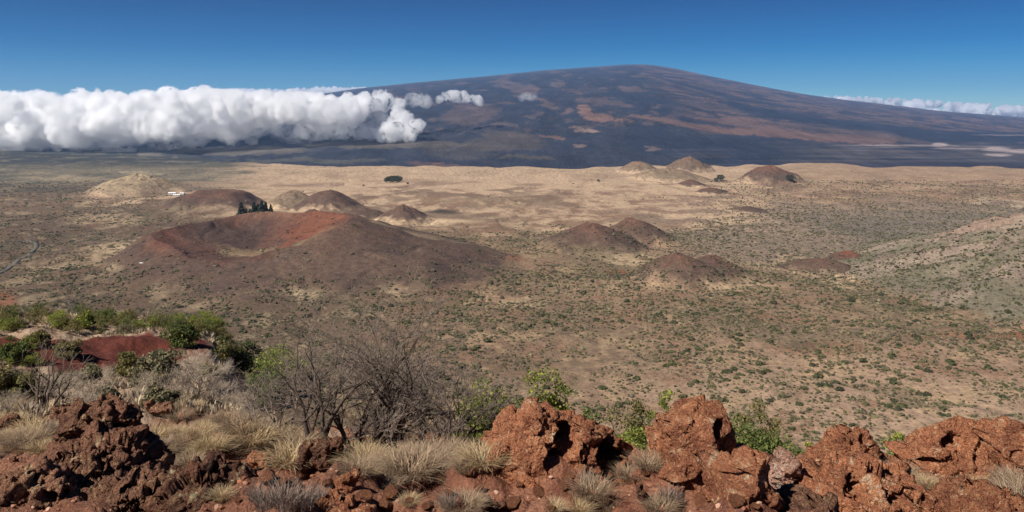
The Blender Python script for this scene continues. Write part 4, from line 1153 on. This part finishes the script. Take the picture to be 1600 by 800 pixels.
sbush(95, 605, 585, 36, 'leaf_green', 'small green bush below the foot of the red hummock', 97, 1300)
sbush(325, 590, 570, 34, 'leaf_olive', 'small olive bush on the straw slope left of the lime one', 98, 1200)
sbush(345, 560, 535, 34, 'leaf_olive', 'small olive bush left of the dark green one', 95, 1200)
r2 = random.Random(4)
HB = [leafy_bush('leafy_bush', 100 + k, 2.6, 1.9, l, 1500, .075, 22) for k, l in enumerate(('leaf_green', 'leaf_olive', 'leaf_lime', 'leaf_grey'))]
hl = [(r2.uniform(0, 320), r2.uniform(488, 528)) for _ in range(58)] + [(r2.uniform(150, 345), r2.uniform(500, 524)) for _ in range(46)] + [(r2.uniform(0, 90), r2.uniform(525, 575)) for _ in range(18)] + [(r2.uniform(280, 420), r2.uniform(525, 600)) for _ in range(16)]
hl = [(a, b) for a, b in hl if not (60 < a < 335 and 521 < b < 600) and on_ground(a, b)[1] < 160]
for i, (px, py) in enumerate(hl):
    x, y, z = on_ground(px, py)
    o = HB[i] if i < 4 else copy_thing(HB[r2.choice([0, 0, 1, 1, 2, 3])], (0, 0, 0))
    s = r2.uniform(.35, .85) * y / 85
    o.location = (x, y, z - .1); o.scale = (s * 1.2, s, s); o.rotation_euler = (0, 0, r2.uniform(0, 6.28))
    tag(o, 'green bush in the belt across the top of the spur', 'bush', 'belt of green bushes on the spur')

# ------------------------------------------------------------------ scrub of the plain
def blob(seed, sub=1, quads=10):
    bm = bmesh.new(); bmesh.ops.create_icosphere(bm, subdivisions=sub, radius=1)
    V = np.array([v.co[:] for v in bm.verts]); Fc = np.array([[v.index for v in f.verts] for f in bm.faces]); bm.free()
    rng = np.random.default_rng(seed)
    V *= (1 + .35 * rng.normal(size=len(V)).clip(-1.2, 1.2))[:, None]
    V[:, 2] = V[:, 2] * .62 + .35
    if quads:
        d = rng.normal(size=(quads, 3)); d[:, 2] = np.abs(d[:, 2]); d /= np.linalg.norm(d, axis=1)[:, None]
        Q, QF = quads_from(d * rng.uniform(.8, 1.25, quads)[:, None] * np.array([1, 1, .75]) + np.array([0, 0, .15]), rng.uniform(.25, .5, quads), rng)
        tri = np.concatenate([QF[:, [0, 1, 2]], QF[:, [0, 2, 3]]]) + len(V)
        V = np.concatenate([V, Q]); Fc = np.concatenate([Fc, tri])
    return V, Fc

rng = np.random.default_rng(99)
def scrub_density(x, y):
    u = x / y; p = px_of(u); q = HY + 300 / y * F
    a1 = fbm2(x * .005, y * .004, 4, 141); a2 = fbm2(x * .02, y * .015, 3, 142)
    d = .44 + .75 * a1 + .95 * a2
    d = d + .40 * sm(600, 850, p) * sm(345, 400, q) * (1 - sm(520, 580, q)) + .25 * sm(900, 1150, p) - .06 * (1 - sm(420, 640, p)) 
    d = d + .3 * sm(980, 1180, p) * (1 - sm(400, 440, q)) * sm(305, 330, q)
    d = d + .45 * (1 - sm(600, 760, p)) * sm(375, 405, q) * (1 - sm(600, 700, q)) * sm(-.35, .15, a2) * 1.3
    d = d - 1.2 * sm(240, 420, p) * (1 - sm(335, 365, q)) * (1 - sm(1000, 1200, p))
    d = d + .5 * gully(x, y) + .3 * sm(1200, 1350, p) * sm(318, 340, q) * (1 - sm(410, 440, q))
    return np.clip(d, 0, 1)
def scrub_pts(n, y0, y1, pw):
    t = rng.uniform(0, 1, n); y = (y0 ** pw + t * (y1 ** pw - y0 ** pw)) ** (1 / pw)
    x = rng.uniform(-.70, .70, n) * y
    k = rng.uniform(0, 1, n) < scrub_density(x, y)
    x, y = x[k], y[k]
    cm = np.zeros(len(x))
    for c in CONES:
        v = cone_h(c, x, y); cm = np.maximum(cm, np.where(np.hypot(x - c['x'], y - c['y']) < c['R'] * 1.2, v / c['h'], 0) * (.25 if c['name'] == 'scrub_hill' else 3.0 if c['fn'] else 1))
    k = rng.uniform(0, 1, len(x)) > np.clip(cm * 1.5 - .3, 0, .93)
    x, y = x[k], y[k]
    return np.stack([x, y, H_all(x, y)], 1)
pal = np.array([(.078, .078, .032), (.098, .092, .040), (.062, .058, .030), (.130, .115, .058), (.165, .135, .080), (.085, .074, .046), (.058, .066, .026), (.20, .17, .10)])
A = scrub_pts(36000, 640, 1500, 1.3)
SA = rng.uniform(.65, 1.4, len(A)) * (1 + 1.6 * rng.uniform(0, 1, len(A)) ** 5) * (.85 + A[:, 1] / 4000)
B = scrub_pts(48000, 1450, 3500, 1.0)
SB = rng.uniform(.9, 1.9, len(B)) * (1 + .8 * rng.uniform(0, 1, len(B)) ** 4) * (.8 + B[:, 1] / 5000)
cl_c = scrub_pts(3200, 700, 2300, 1.2)
cl_n = rng.integers(4, 13, len(cl_c)); ci = np.repeat(np.arange(len(cl_c)), cl_n)
cr_ = rng.uniform(3, 11, len(cl_c))[ci] * np.sqrt(rng.uniform(0, 1, len(ci))); ca = rng.uniform(0, 6.28, len(ci))
CX, CY = cl_c[ci, 0] + 1.6 * cr_ * np.cos(ca), cl_c[ci, 1] + cr_ * np.sin(ca)
A = np.concatenate([A, np.stack([CX, CY, H_all(CX, CY)], 1)]); SA = np.concatenate([SA, rng.uniform(.6, 2.0, len(CX)) * (.85 + CY / 4000)])
# the flank between the rim and the plain and the spur below the bushes
C2 = scrub_pts(5000, 150, 640, 1.4); SCx = rng.uniform(.5, 1.2, len(C2))
big = SA / A[:, 1]
vis = (A[:, 1] > 800) & (np.abs(A[:, 0] / A[:, 1]) < .62)
top = np.argsort(np.where(vis, -big, 1))[:290]
protos = []
for k in range(6):
    V, Fc = blob(600 + k, 2, 70)
    cl = np.repeat(pal[[0, 1, 2, 3, 6, 1]][k][None], len(V), 0) * np.random.default_rng(k).uniform(.75, 1.25, len(V))[:, None]
    protos.append(mk_mesh('scrub_bush', V, Fc, smooth=False, attrs={'col': cl})); protos[-1].materials.append(M['scrub'])
for i, t in enumerate(top):
    o = mk_obj('scrub_bush', protos[i % 6]); s = SA[t] * 1.15
    o.location = A[t] - np.array([0, 0, .2 * s]); o.scale = (s * rt.uniform(.9, 1.3), s, s); o.rotation_euler = (0, 0, rt.uniform(0, 6.28))
    tag(o, 'dark green scrub bush on the brown plain', 'bush', 'scrub bushes scattered over the plain')
mask = np.ones(len(A), bool); mask[top] = False
near_b = [blob(700 + k, 1, 12) for k in range(8)]; far_b = [blob(720 + k, 1, 0) for k in range(6)]
def cols(n): return pal[rng.integers(0, len(pal), n)] * rng.uniform(.75, 1.3, n)[:, None]
P1 = np.concatenate([A[mask], C2]); S1 = np.concatenate([SA[mask], SCx]); P1[:, 2] -= .15 * S1
v1, f1, c1 = scatter_mesh(near_b, P1, S1, rng.uniform(0, 6.28, len(P1)), cols(len(P1)))
B[:, 2] -= .15 * SB
v2, f2, c2 = scatter_mesh(far_b, B, SB, rng.uniform(0, 6.28, len(B)), cols(len(B)))
tag(mk_obj('scrub', mk_mesh('scrub', np.concatenate([v1, v2]), np.concatenate([f1, f2 + len(v1)]), smooth=False, attrs={'col': np.concatenate([c1, c2])}), M['scrub']),
    'olive scrub dotted over the whole plain and hill flanks', 'scrub', kind='stuff')

# straw tussocks of the plain and the spur
T1 = scrub_pts(34000, 640, 1900, 1.2); TS = rng.uniform(.4, .95, len(T1))
n = 3900
Yg = 16 + 110 * rng.uniform(0, 1, n) ** 1.3; ug = -.70 + .42 * rng.uniform(0, 1, n) ** 1.1
T2 = np.stack([ug * Yg, Yg, H_base(ug * Yg, Yg)], 1); TS2 = rng.uniform(.07, .20, n) * (.7 + Yg / 60)
kq = hummock(T2[:, 0], T2[:, 1]) > .85
T2, TS2 = T2[kq], TS2[kq]
PT = np.concatenate([T1, T2]); ST = np.concatenate([TS, TS2])
tc = np.array([(.48, .37, .24), (.42, .32, .21), (.36, .28, .20), (.30, .225, .155), (.52, .42, .28), (.26, .21, .16)])[rng.integers(0, 6, len(PT))] * rng.uniform(.8, 1.2, len(PT))[:, None]
def tussock(seed):
    rng = np.random.default_rng(seed); n = 16
    a = rng.uniform(0, 6.28, n); b = np.stack([np.cos(a) * .3, np.sin(a) * .3, np.zeros(n)], 1)
    tip = np.stack([np.cos(a) * rng.uniform(.3, 1.2, n), np.sin(a) * rng.uniform(.3, 1.2, n), rng.uniform(.7, 1.5, n)], 1)
    sd = np.stack([-np.sin(a), np.cos(a), np.zeros(n)], 1) * .22
    V = np.stack([b - sd, b + sd, tip], 1).reshape(-1, 3)
    return V, np.arange(n * 3).reshape(-1, 3)
v3, f3, c3 = scatter_mesh([tussock(800 + k) for k in range(6)], PT, ST, rng.uniform(0, 6.28, len(PT)), tc)
tag(mk_obj('dry_grass', mk_mesh('dry_grass_cover', v3, f3, smooth=False, attrs={'col': c3}), M['grass_gold']), 'straw coloured grass growing between the bushes', 'grass', kind='stuff')

# ------------------------------------------------------------------ trees far out on the plain
def far_tree(name, seed, h, w, conical):
    rng = np.random.default_rng(seed)
    root = mk_obj(name, None)
    V, Fc = tubes([(0, 0, -.5, 0, 0, h * .5, .05 * h, .035 * h), (0, 0, h * .5, 0, 0, h * .95, .035 * h, .01 * h)], 6)
    mk_obj('trunk', mk_mesh('trunk', V, Fc), M['bark_dark'], root)
    n = 520; t = rng.uniform(.12, 1, n) if conical else rng.uniform(.25, 1, n)
    prof = (1 - t) * .9 + .12 if conical else np.sqrt(np.clip(1 - ((t - .6) / .45) ** 2, .02, 1))
    a = rng.uniform(0, 6.28, n); rr = w * .5 * prof * np.sqrt(rng.uniform(.15, 1, n)) * (1 + .25 * np.sin(3 * a + seed + 9 * t))
    P = np.stack([np.cos(a) * rr, np.sin(a) * rr, t * h], 1)
    V, Fc = quads_from(P, rng.uniform(.05, .10, n) * h, rng)
    mk_obj('crown', mk_mesh('crown', V, Fc, smooth=False), M['leaf_conifer'], root)
    return root
def far_place(o, px, Y, label, group):
    x = (px - 800) / F * Y; o.location = (x, Y, ground_z(x, Y) - .5); tag(o, label, 'tree', group); return o
G = 'dark trees on the crater rim'
tp = [far_tree('pine_tree', 900 + k, 1.0, .62, True) for k in range(3)]
spec = [(377, 22, 15), (384, 14, 12), (391, 15, 12), (397, 17, 13), (403, 17, 13), (409, 16, 12), (415, 17, 12), (423, 16, 10), (370, 9, 10), (362, 7, 9), (353, 6, 9), (344, 4, 8), (447, 6, 6)]
for i, (px, hpx, wpx) in enumerate(spec):
    Yt = 1795 + 8 * ((i * 7) % 5)
    o = tp[i] if i < 3 else copy_thing(tp[i % 3], (0, 0, 0))
    far_place(o, px, Yt, 'dark pine in the row on the crater rim', G)
    s = hpx * Yt / F * 1.08; o.scale = (s * wpx / hpx * 1.6, s * wpx / hpx * 1.6, s); o.rotation_euler = (0, 0, i * 1.3)
tag(tp[0], 'tallest dark pine in the row on the crater rim', 'tree', G)
G = 'dark grove in the tan grass'
tr = [far_tree('dark_tree', 920 + k, 1.0, 1.0, False) for k in range(2)]
for i, (px, d) in enumerate([(603, 0), (608, 30), (613, -10), (618, 25), (623, 0), (626, 40), (606, 60), (611, 70), (616, 65), (621, 80)]):
    o = tr[i] if i < 2 else copy_thing(tr[i % 2], (0, 0, 0))
    Yt = 3390 + d
    far_place(o, px, Yt, 'dark tree in the compact grove on the tan grass', G)
    o.scale = (19, 19, 20); o.rotation_euler = (0, 0, i * 1.1)
for (px, py, s, lab) in ((637, 288, 11, 'single dark tree just right of the compact grove'), (568, 291, 9, 'lone small tree left of the compact grove'), (1126, 283, 34, 'dark tree clump at the left foot of the rounded red cone'),
                         (1234, 284, 32, 'dark tree at the right foot of the rounded red cone'), (1119, 284, 20, 'small dark tree left of the tree clump by the red cone'), (935, 284, 12, 'tiny lone tree on the tan plain below the far cones')):
    x, y, z = on_ground(px, py); o = copy_thing(tr[0], (x, y, z - .5)); o.scale = (s, s, s * .8); o['label'] = lab
    if 'group' in o: del o['group']

# ------------------------------------------------------------------ the road and the buildings
def ribbon(name, pts, width, mat, lift=.5):
    P = np.array([on_ground(a, b)[:2] for a, b in pts])
    t = np.linspace(0, len(P) - 1, 60); xs = np.interp(t, range(len(P)), P[:, 0]); ys = np.interp(t, range(len(P)), P[:, 1])
    kx = np.array([.25, .5, .25])
    for _ in range(12):
        xs[1:-1] = np.convolve(xs, kx, 'valid'); ys[1:-1] = np.convolve(ys, kx, 'valid')
    dx, dy = np.gradient(xs), np.gradient(ys); L = np.hypot(dx, dy); nx, ny = -dy / L, dx / L
    rows_ = []
    for k, l in ((-.55, -1.2), (-.5, lift), (.0, lift + .15), (.5, lift), (.55, -1.2)):
        X, Yy = xs + nx * width * k, ys + ny * width * k
        rows_.append(np.stack([X, Yy, H_all(xs, ys) + l], -1))
    V = np.stack(rows_, 1)
    return mk_obj(name, mk_mesh(name, V.reshape(-1, 3), grid_faces(60, 5)), M[mat])
tag(ribbon('road', [(-60, 452), (0, 428), (25, 412), (48, 396), (58, 386), (56, 379), (44, 375), (26, 378)], 8.5, 'asphalt', .9), 'grey road curving across the brown plain', 'road', kind='structure')

def box(bm, x0, x1, y0, y1, z0, z1):
    v = [bm.verts.new(p) for p in ((x0, y0, z0), (x1, y0, z0), (x1, y1, z0), (x0, y1, z0), (x0, y0, z1), (x1, y0, z1), (x1, y1, z1), (x0, y1, z1))]
    for f in ((0, 3, 2, 1), (4, 5, 6, 7), (0, 1, 5, 4), (1, 2, 6, 5), (2, 3, 7, 6), (3, 0, 4, 7)): bm.faces.new([v[i] for i in f])
def bm_obj(name, bm, mat, parent):
    me = bpy.data.meshes.new(name); bm.to_mesh(me); bm.free(); return mk_obj(name, me, M[mat], parent)
def building(px, py, L, W, Hh, rz, label, nwin):
    x, y, z = on_ground(px, py)
    r = mk_obj('building', None); r.location = (x, y, z - .3); r.rotation_euler = (0, 0, rz)
    bm = bmesh.new(); box(bm, -L / 2, L / 2, -W / 2, W / 2, 0, Hh); bm_obj('wall', bm, 'wall_white', r)
    bm = bmesh.new()
    a = L / 2 + .7; b = W / 2 + .7; h0, h1 = Hh + .01, Hh + W * .28
    vs = [bm.verts.new(p) for p in ((-a, -b, h0), (a, -b, h0), (a, b, h0), (-a, b, h0), (-a, 0, h1), (a, 0, h1))]
    for f in ((0, 3, 2, 1), (0, 1, 5, 4), (2, 3, 4, 5), (1, 2, 5), (3, 0, 4)): bm.faces.new([vs[i] for i in f])
    bm_obj('roof', bm, 'roof_white', r)
    for k in range(nwin):
        bm = bmesh.new(); cx = -L / 2 + L * (k + .5) / nwin
        box(bm, cx - L / nwin * .3, cx + L / nwin * .3, -W / 2 - .08, -W / 2 + .1, Hh * .3, Hh * .8); bm_obj('window', bm, 'pane_dark', r)
    tag(r, label, 'building', 'pale buildings beside the grassy hill'); return r
building(269, 303.5, 26, 11, 4.5, .1, 'long white building with dark openings beside the grassy hill', 4)
building(276, 306, 22, 9, 4.0, .15, 'white building standing lowest of the three by the grassy hill', 3)
building(285, 303.5, 15, 8, 4.0, -.2, 'small grey white shed right of the long white building', 1)
x, y, z = on_ground(221, 412)
o = mk_obj('pale_boulder', stones[2].copy(), loc=(x, y, z + 1.0)); o.data.materials.clear(); o.data.materials.append(M['wall_white']); o.scale = (4.4, 2.2, 1.6)
tag(o, 'bright white boulder among bushes at the foot of the crater cone', 'rock')

# ------------------------------------------------------------------ clouds
def mat_cloud(name, dens, col=(1, 1, 1), aniso=.3, scale=None, step=.05, lo=.42, hi=.56):
    m, nt = new_mat(name); n = N(nt)
    v = n('ShaderNodeVolumePrincipled'); v.inputs['Color'].default_value = (*col, 1); v.inputs['Density'].default_value = dens
    if scale:
        pos = n('ShaderNodeNewGeometry').outputs['Position']
        f = noise_node(n, pos, scale, 4, .62)
        n.link(ramp(n, f, lo, hi, 0, dens), v.inputs['Density'])
        m.cycles.volume_step_rate = step
    v.inputs['Anisotropy'].default_value = aniso
    n.link(v.outputs[0], n('ShaderNodeOutputMaterial').inputs['Volume'])
    return m
M['cloud'] = mat_cloud('cloud_vapour', .034, scale=.0065, step=.04, lo=.42, hi=.56)
M['cloud_small'] = mat_cloud('small_cloud_vapour', .035, scale=.011, step=.35, lo=.38, hi=.62)
M['cloud_thin'] = mat_cloud('thin_cloud_vapour', .012, scale=.010, step=.35, lo=.40, hi=.66)
M['cloud_far'] = mat_cloud('far_cloud_vapour', .013)
M['cloud_fringe'] = mat_cloud('cloud_fringe', .007, scale=.0045, step=.06, lo=.42, hi=.70)

def cloud_mesh(name, balls, voxel, seed, amp=1.0, s1=230.0, melt=9):
    bm = bmesh.new()
    from mathutils import Matrix
    for (x, y, z, r, sz) in balls:
        bmesh.ops.create_icosphere(bm, subdivisions=2, radius=r, matrix=Matrix.Translation((x, y, z)) @ Matrix.Diagonal((1, 1, sz, 1)))
    V, Nn, Fc = remeshed_union(bm, voxel)
    E = np.concatenate([Fc[:, [i, (i + 1) % Fc.shape[1]]] for i in range(Fc.shape[1])])
    deg = np.bincount(E[:, 0], minlength=len(V))[:, None]
    for _ in range(melt):
        acc = np.stack([np.bincount(E[:, 0], weights=V[E[:, 1], a], minlength=len(V)) for a in range(3)], 1)
        V = .35 * V + .65 * acc / deg
    Nn = vnormals(V, Fc)
    k = s1
    wq = [.35 * k * fbm3(V[:, 0] / k + 5 * a, V[:, 1] / k, V[:, 2] / k, 2, seed + 50 + a) for a in range(3)]
    b = billow3((V[:, 0] + wq[0]) / k, (V[:, 1] + wq[1]) / k, (V[:, 2] + wq[2]) / k, 3, seed)
    V = V + Nn * ((b - .10) * .48 * k * amp)[:, None]
    Nn = vnormals(V, Fc)
    for kk in (s1 / 2.6, s1 / 6.5):
        k = kk
        b = billow3(V[:, 0] / k, V[:, 1] / k, V[:, 2] / k, 3, seed + 3)
        V = V + Nn * ((b - .2) * .48 * k * amp)[:, None]
        Nn = vnormals(V, Fc)
    return mk_mesh(name, V, Fc)

rc = random.Random(17)
def pz(px, py, Y): return ((px - 800) / F * Y, Y, (HY - py) / F * Y)
balls = []; veil = []
px = -420.0
while px < 560:
    ytop = np.interp(px, [-420, -100, 0, 40, 80, 115, 150, 200, 240, 262, 290, 330, 365, 400, 440, 480, 520, 560], [150, 152, 149, 151, 155, 148, 154, 157, 150, 147, 152, 144, 151, 153, 149, 155, 160, 163]) + rc.uniform(-2, 3)
    ybot = np.interp(px, [-420, 0, 100, 170, 300, 400, 470, 520, 560], [229, 229, 226, 219, 209, 199, 190, 176, 164])
    for k in range(9 if px < 400 else 5):
        Y = rc.uniform(7300, 9100); r = rc.choice([6, 8, 10, 13, 17, 22]) * rc.uniform(.9, 1.1)
        if px > 400: r = min(r, 14)
        t = rc.random() ** 1.25
        py = ytop + r * .9 + t * max(ybot - ytop - r * 1.7, 0)
        x, y, z = pz(px + rc.uniform(-14, 14), py, Y); balls.append((x, y, z, r * Y / F, rc.uniform(.65, .95)))
        if t > .45: veil.append((x + rc.uniform(-60, 160), y, z - rc.uniform(10, 130), r * Y / F * rc.uniform(1.1, 1.9), rc.uniform(.35, .6)))
    for k in range(2):
        x, y, z = pz(px + rc.uniform(-8, 8), ytop + 6 + rc.uniform(-3, 5), rc.uniform(7400, 8600)); balls.append((x, y, z, rc.uniform(4, 9) * 8000 / F, .9))
    px += 14
for k in range(26):
    px = rc.uniform(380, 640); x, y, z = pz(px, np.interp(px, [380, 640], [205, 200]) + rc.uniform(-28, 14), rc.uniform(7500, 8600)); veil.append((x, y, z, rc.uniform(7, 15) * 8000 / F, .5))
bank = tag(mk_obj('cloud_bank', cloud_mesh('cloud_bank', balls, 13, 5), M['cloud']), 'long white cumulus bank lying across the foot of the mountain', 'cloud', kind='stuff')
mk_obj('veil', cloud_mesh('veil', veil, 18, 45, 1.1, 200), M['cloud_fringe'], bank)
def cloud(pts, Y, mat, label, seed, voxel=13, s1=150, amp=1.0):
    bl = [(*pz(a, b, Y + rc.uniform(-150, 150)), r * Y / F, sq) for a, b, r, sq in pts]
    return tag(mk_obj('cloud', cloud_mesh('cloud', bl, voxel, seed, amp, s1), M[mat]), label, 'cloud', 'small clouds drifting off the bank')
cloud([(545, 160, 11, .8), (570, 157, 12, .8), (596, 158, 13, .9), (585, 166, 9, .7), (620, 164, 8, .7)], 7900, 'cloud_small', 'ragged white arm of cloud reaching out above a dark gap', 6)
cloud([(612, 205, 13, .9), (628, 192, 15, 1), (640, 198, 13, .8), (655, 196, 8, .7), (600, 213, 8, .6), (620, 182, 9, 1), (640, 210, 7, .7)], 7600, 'cloud_small', 'white wedge shaped puff hanging lowest at the end of the bank', 7)
cloud([(500, 190, 22, .8), (530, 200, 18, .7), (560, 206, 14, .6), (520, 178, 18, .8), (585, 208, 9, .5), (480, 205, 16, .6), (545, 188, 14, .6)], 7900, 'cloud_thin', 'thin grey veil of cloud under the ragged arm', 8)
cloud([(636, 158, 7, .7), (642, 157, 7, .7), (655, 157, 8, .7), (667, 160, 6, .6), (648, 156, 8, .75), (662, 159, 7, .6), (672, 161, 4, .6)], 8200, 'cloud_thin', 'small pale puff in front of the dark slope, nearer the bank', 9)
cloud([(696, 152, 6, .7), (710, 149, 8, .8), (722, 153, 7, .7), (730, 154, 7, .6), (738, 155, 6, .6), (744, 156.5, 5, .6), (750, 158, 4, .6), (688, 155, 4, .6)], 8300, 'cloud_small', 'small bright puff farthest out along the dark slope', 10)
cloud([(816, 153, 5, .5), (821, 152, 5, .5), (826, 151, 6, .55), (831, 151.5, 5, .5), (836, 152, 4, .5)], 8300, 'cloud_thin', 'tiny wisp of cloud on the upper dark slope', 11, 9, 90)
bl = []
px = 330.0
while px < 575:
    r = rc.uniform(3.5, 6); Y = 31000
    x, y, z = pz(px, np.interp(px, [330, 575], [142, 137.5]) + rc.uniform(0, 3) + 3, Y); bl.append((x, y, z, r * Y / F, .8)); px += 5
far_me = cloud_mesh('far_cloud', bl, 45, 12, 1.0, 280, 3)
tag(mk_obj('cloud', far_me, M['cloud_far']), 'line of small white cloud tops above the left mountain crest', 'cloud', 'cloud tops behind the crest')
bl = []
px = 1270.0
while px < 1700:
    Y = 44000
    top_ = np.interp(px, [1270, 1300, 1380, 1460, 1500, 1600, 1700], [153, 150, 153, 157, 161, 165, 168])
    for k in range(3):
        r = rc.choice([2, 3, 4, 6, 8])
        x, y, z = pz(px + rc.uniform(-4, 4), top_ + r + rc.uniform(0, 16) * (k > 0), Y + rc.uniform(-1500, 1500)); bl.append((x, y, z, r * Y / F, .75))
    px += rc.choice([6, 7, 9, 16])
tag(mk_obj('cloud', cloud_mesh('far_cloud', bl, 50, 13, 1.0, 330, 3), M['cloud_far']), 'low row of pale clouds beyond the right shoulder of the mountain', 'cloud', 'cloud tops behind the crest')

# ------------------------------------------------------------------ air
m, nt = new_mat('air'); n = N(nt)
v = n('ShaderNodeVolumePrincipled'); v.inputs['Color'].default_value = (.30, .55, 1.0, 1); v.inputs['Density'].default_value = 1.9e-5; v.inputs['Anisotropy'].default_value = .1
n.link(v.outputs[0], n('ShaderNodeOutputMaterial').inputs['Volume'])
bm = bmesh.new(); box(bm, -39000, 39000, -38000, 39500, -620, 1720)
me = bpy.data.meshes.new('haze'); bm.to_mesh(me); bm.free()
tag(mk_obj('haze', me, m), 'pale blue air over the plain and mountain', 'haze', kind='stuff')

# ------------------------------------------------------------------ light, sky, camera
to_sun = Vector((-.56, -.45, .69)).normalized()
el = math.asin(to_sun.z); az = math.atan2(to_sun.x, to_sun.y)
L = bpy.data.lights.new('sun', 'SUN'); L.energy = 4.8; L.angle = math.radians(.5); L.color = (1.0, .95, .88)
so = bpy.data.objects.new('sun', L); COL.objects.link(so)
so.rotation_euler = (-to_sun).to_track_quat('-Z', 'Y').to_euler()
w = bpy.data.worlds.new('World'); SC.world = w; w.use_nodes = True
nt = w.node_tree; nt.nodes.clear()
sky = nt.nodes.new('ShaderNodeTexSky'); sky.sky_type = 'NISHITA'; sky.sun_disc = False
sky.sun_elevation = el; sky.sun_rotation = az
sky.altitude = 3200; sky.air_density = .9; sky.dust_density = .2; sky.ozone_density = 3.0
bg = nt.nodes.new('ShaderNodeBackground'); bg.inputs[1].default_value = .056
out = nt.nodes.new('ShaderNodeOutputWorld')
hs = nt.nodes.new('ShaderNodeHueSaturation'); hs.inputs['Saturation'].default_value = 1.7
nt.links.new(sky.outputs[0], hs.inputs['Color']); tc = nt.nodes.new('ShaderNodeTexCoord'); sx = nt.nodes.new('ShaderNodeSeparateXYZ'); nt.links.new(tc.outputs['Generated'], sx.inputs[0])
cr = nt.nodes.new('ShaderNodeValToRGB'); cr.color_ramp.elements[0].position = 0; cr.color_ramp.elements[0].color = (.82, .97, .96, 1)
cr.color_ramp.elements[1].position = .15; cr.color_ramp.elements[1].color = (.035, .36, .50, 1); cr.color_ramp.elements.new(.06).color = (.36, .70, .76, 1)
nt.links.new(sx.outputs[2], cr.inputs[0])
mm = nt.nodes.new('ShaderNodeMix'); mm.data_type = 'RGBA'; mm.blend_type = 'MULTIPLY'; mm.inputs[0].default_value = 1
nt.links.new(hs.outputs[0], mm.inputs[6]); nt.links.new(cr.outputs[0], mm.inputs[7]); nt.links.new(mm.outputs[2], bg.inputs[0]); nt.links.new(bg.outputs[0], out.inputs[0])

cam = bpy.data.cameras.new('camera'); co = bpy.data.objects.new('camera', cam); COL.objects.link(co)
cam.sensor_width = 36; cam.sensor_fit = 'HORIZONTAL'; cam.lens = F / 1600 * 36
cam.clip_start = .1; cam.clip_end = 200000
co.location = (0, 0, 0); co.rotation_euler = (math.pi / 2, 0, 0)
cam.shift_y = -(400 - HY) / 1600
SC.camera = co

SC.view_settings.view_transform = 'Standard'; SC.view_settings.look = 'None'
SC.view_settings.exposure = .56; SC.view_settings.gamma = 1
cy = SC.cycles
cy.use_denoising = True
try: cy.denoiser = 'OPENIMAGEDENOISE'
except Exception: pass
cy.max_bounces = 40; cy.volume_bounces = 28; cy.diffuse_bounces = 3; cy.glossy_bounces = 2; cy.transparent_max_bounces = 8
cy.use_adaptive_sampling = True; cy.adaptive_threshold = .01
